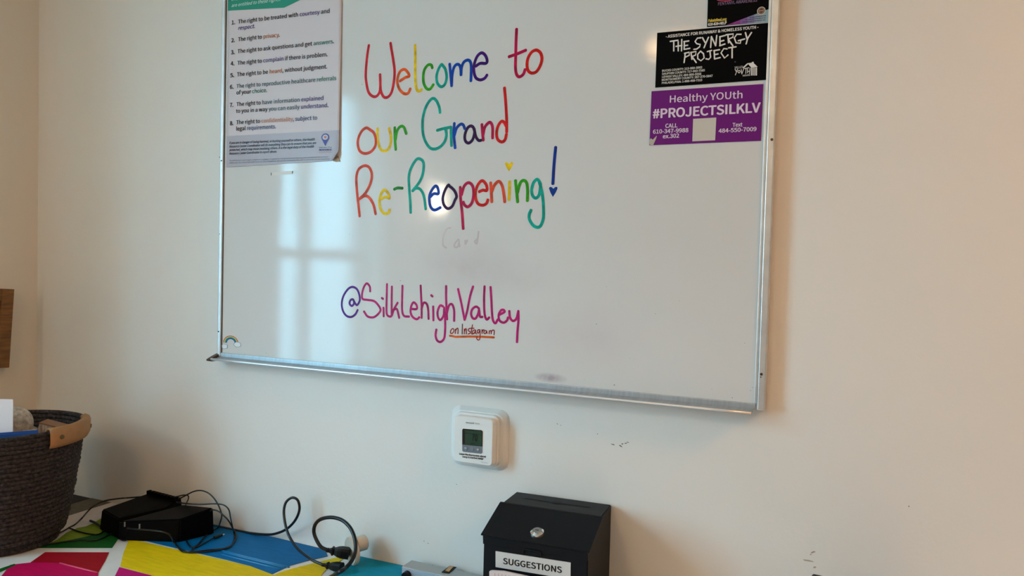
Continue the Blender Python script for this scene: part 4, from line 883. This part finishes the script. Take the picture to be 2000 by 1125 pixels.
plug_cord('looped_cord', 'thick black cord curling in a full circle from the upper plug of the beige adapter', tipA, tailA,
          [atY(627, 1068, -.102), atY(617.5, 1053, -.100), atY(613, 1038, -.098), atY(615.5, 1025, -.098), atY(624, 1015.5, -.100), atY(638, 1011, -.104), atY(653, 1011, -.108), atY(669, 1016.5, -.113), atY(682, 1028, -.120),
           atY(690.5, 1044, -.128), atY(694.5, 1062, -.138), atY(693.5, 1080, -.150), atY(687, 1095, -.165), atY(676, 1108, -.185), atY(662, 1118, -.205), atZ(640, 1130, .758), atZ(600, 1150, .756), atZ(540, 1190, .756)], .0045, .027, .024)
tipB = atZ(668, 1108, .768); tailB = atZ(629, 1103, .765)
plug_cord('looped_cord', 'black cord in a narrow upright loop, ending at the lower plug of the beige adapter', tipB, tailB,
          [atY(612, 1095, -.118), atY(596, 1084, -.108), atY(581, 1071, -.098), atY(568, 1053, -.085), atY(559.5, 1033, -.075), atY(555, 1010, -.066), atY(555, 992, -.060), atY(560, 979, -.055), atY(571, 972, -.050), atY(581.5, 977, -.048), atY(585, 992, -.046),
           atY(581.5, 1007, -.044), atY(573, 1021, -.040), atY(560, 1033, -.034), atY(544, 1040.5, -.028), atY(525, 1044, -.022), atY(495, 1042, -.016), atY(470, 1038, -.014), atY(430, 1030, -.014), atY(400, 1024, -.016), (-1.64, -.03, .757), (-1.675, -.027, .757)], .0034, .022, .018)

# ------------------------------------------------------------------ black adapters and tangled leads
M_dev = mat('satin_black', (.001, .001, .0013), .5, spec=.06)
ad = thing('power_adapter', 'black finned adapter block at the left of the cable tangle on the table', 'adapter', (-1.79, -.12, ZT), 'black adapters on the table')
def hexa(bot, top, z0, z1, m, nm, parent, bev=.003):
    bm = NB(); A_ = [bm.verts.new((x, y, z0)) for x, y in bot]; B_ = [bm.verts.new((x, y, z)) for (x, y), z in zip(top, z1)]; n = len(A_)
    for i in range(n): bm.faces.new((A_[i], A_[(i+1) % n], B_[(i+1) % n], B_[i]))
    bm.faces.new(A_[::-1]); bm.faces.new(B_); bmesh.ops.recalc_face_normals(bm, faces=bm.faces)
    bmesh.ops.bevel(bm, geom=bm.edges[:], offset=bev, segments=2, affect='EDGES'); return obj(nm, bm, m, parent)
hexa([(-1.846, -.182), (-1.748, -.205), (-1.684, -.10), (-1.70, -.03), (-1.80, -.03)], [(-1.843, -.178), (-1.750, -.199), (-1.690, -.10), (-1.70, -.040), (-1.80, -.04)], ZT+.001, [.806, .802, .812, .824, .828], M_dev, 'adapter_body', ad)
for i in range(9):     # fins along the back edge
    s = i/8; p = Vector((-1.800, -.060, .828)).lerp(Vector((-1.700, -.060, .824)), s)
    bm = NB(); box(bm, (p.x-.0045, p.y-.008, p.z-.03), (p.x+.0045, p.y+.004, p.z+.006), bev=.001); obj('fin', bm, M_dev, ad)
for x, y in ((244, 1024), (273, 1028)):
    p = atY(x, y, -.205); bm = NB(); PQ = Plane((-1.79, -.1955, .78), Vector((.107, -.023, 0)), (0, 0, 1)); p = PQ.hit(x, y); box(bm, p-Vector((.0012, .002, .006)), p+Vector((.0012, .001, .006))); obj('indicator', bm, ink((.22, .22, .20)), ad)
ab = thing('power_adapter', 'smooth rectangular black adapter brick with glossy top, right of the finned block', 'adapter', (-1.63, -.12, ZT), 'black adapters on the table')
hexa([(-1.738, -.214), (-1.588, -.150), (-1.556, -.060), (-1.655, -.072)], [(-1.736, -.212), (-1.586, -.148), (-1.556, -.064), (-1.655, -.076)], ZT+.001, [.800, .812, .824, .820], mat('gloss_black', (.0012, .0012, .0015), .4, spec=.08), 'brick_body', ab)
def lead(label, pts, r, tips=(), name='cable'):
    P = [Vector(p) for p in pts]; c = P[0].copy(); t = thing(name, label, 'cable', (c.x, c.y, ZT), 'thin black cables around the adapters')
    bm = NB(); tube(bm, P, r, 8, 7); obj('lead', bm, M_rubber, t, True)
    for a, b, rr, mm, nm in tips:
        bm = NB(); cyl(bm, a, b, rr, rr*.8, 12); obj(nm, bm, mm, t)
    return t
def Z(x, y, z=.754): return atZ(x, y, z)
lead('thin black cable arching highest over the tangle and down its right side', [atY(349, 975, -.07), atY(362, 968, -.07), atY(378, 960, -.068), atY(392, 958, -.066), atY(405, 962, -.066), atY(416, 971, -.066), atY(425, 984, -.068), atY(431, 998, -.070), atY(433, 1008, -.072), atY(430, 1020, -.070), Z(426, 1030, .756), Z(415, 1036)], .0019)
lead('black cable running level from the brick then dropping steeply at the right', [atY(345, 981, -.085), atY(370, 984, -.085), atY(395, 985, -.08), atY(422, 984, -.075), atY(438, 987, -.072), atY(447, 996, -.072), atY(450, 1010, -.074), atY(453, 1025, -.078), Z(457, 1040, .757), Z(458, 1052), Z(455, 1061), Z(448, 1069), Z(430, 1074), Z(400, 1078), Z(370, 1079), Z(352, 1072, .756), Z(340, 1060, .760), atY(322, 1040, -.215), Vector((-1.70, -.215, .79))], .0019)
lead('black cable leaving the right end of the brick and looping forward', [Vector((-1.575, -.07, .806)), atY(415, 996, -.075), atY(427, 999, -.075), atY(437, 1007, -.076), atY(447, 1018, -.078), Z(455, 1033, .759), Z(461, 1045, .756), Z(459, 1056), Z(450, 1066), Z(433, 1072), Z(410, 1074), Z(385, 1077), Z(360, 1078), Z(348, 1070), Z(341, 1058), Z(338, 1048)], .0019)
lead('short black lead with a silver connector tip lying on the blue panel', [Z(405, 1043), Z(397, 1052), Z(388, 1062), Z(378, 1071), Z(372, 1078)], .0022)
a_, b_ = Z(418, 1050, .756), Z(434, 1045, .757)
lead('black USB lead with a bright metal connector on the blue panel', [Z(362, 1048), Z(366, 1060), Z(373, 1068), Z(385, 1068), Z(400, 1060), a_], .0019,
     ((a_, b_, .0042, M_rubber, 'connector_grip'), (b_, Z(438, 1043.5, .757), .0022, M_chrome, 'connector_tip')))
bm = NB()
lead('small black loop of cable above the fins against the wall', [atY(300, 974, -.06), atY(330, 972, -.06), atY(345, 970, -.06), atY(358, 967, -.06), atY(367, 968, -.06), atY(368, 974, -.062), atY(364, 983, -.075), atY(362, 988, -.09)], .0017)
lead('black cable sweeping left from the finned adapter towards the basket', [Vector((-1.775, -.050, .820)), atY(255, 972, -.075), atY(240, 973, -.10), atY(222, 975, -.125), atY(205, 978, -.15), atY(190, 984, -.17), atY(176, 994, -.19), Z(160, 1012, .758), Z(147, 1024, .756), Z(136, 1030), Z(122, 1038), Z(105, 1046)], .0022)
lead('stubby black cable end pointing up-left beside the finned adapter', [Z(176, 1017, .758), Z(186, 1021, .757), Z(200, 1030, .756), Z(212, 1036, .757)], .0032)
lead('black cable curving under the left side of the finned adapter', [Z(134, 1030.5, .757), Z(145, 1035), Z(158, 1039), Z(178, 1043.5), Z(193, 1043), Z(203, 1037), Z(210, 1031, .757)], .0020)
lead('lowest black cable crossing the dark green panel', [Z(72, 1066), Z(100, 1062), Z(125, 1058), Z(155, 1055), Z(182, 1055.5), Z(200, 1051), Z(214, 1044), Z(226, 1042, .757)], .0020)
lead('tiny black loop of lead on the white stripe', [Z(232, 1051), Z(238, 1055), Z(245, 1055.5), Z(252, 1051), Z(256, 1046)], .0017)

# ------------------------------------------------------------------ black holder at the bottom edge
ph = Vector((-.058, -.105, ZT)); th_ = thing('document_holder', 'black upright box, only its corner showing, right of the suggestion box', 'box', ph+Vector((.04, -.06, 0)))
mt = Matrix.Translation(ph) @ Matrix.Rotation(R(-9), 4, 'Z')
hz = atY(1582, 1118.6, -.105).z-ZT
bm = NB(); box(bm, (0, -.13, .001), (.16, 0, hz), mt, .003); obj('box_body', bm, M_plastic, th_)
bm = NB(); box(bm, (.01, -.12, hz+.0003), (.15, -.01, hz+.0008), mt, .0001); obj('top_plate', bm, M_black, th_)
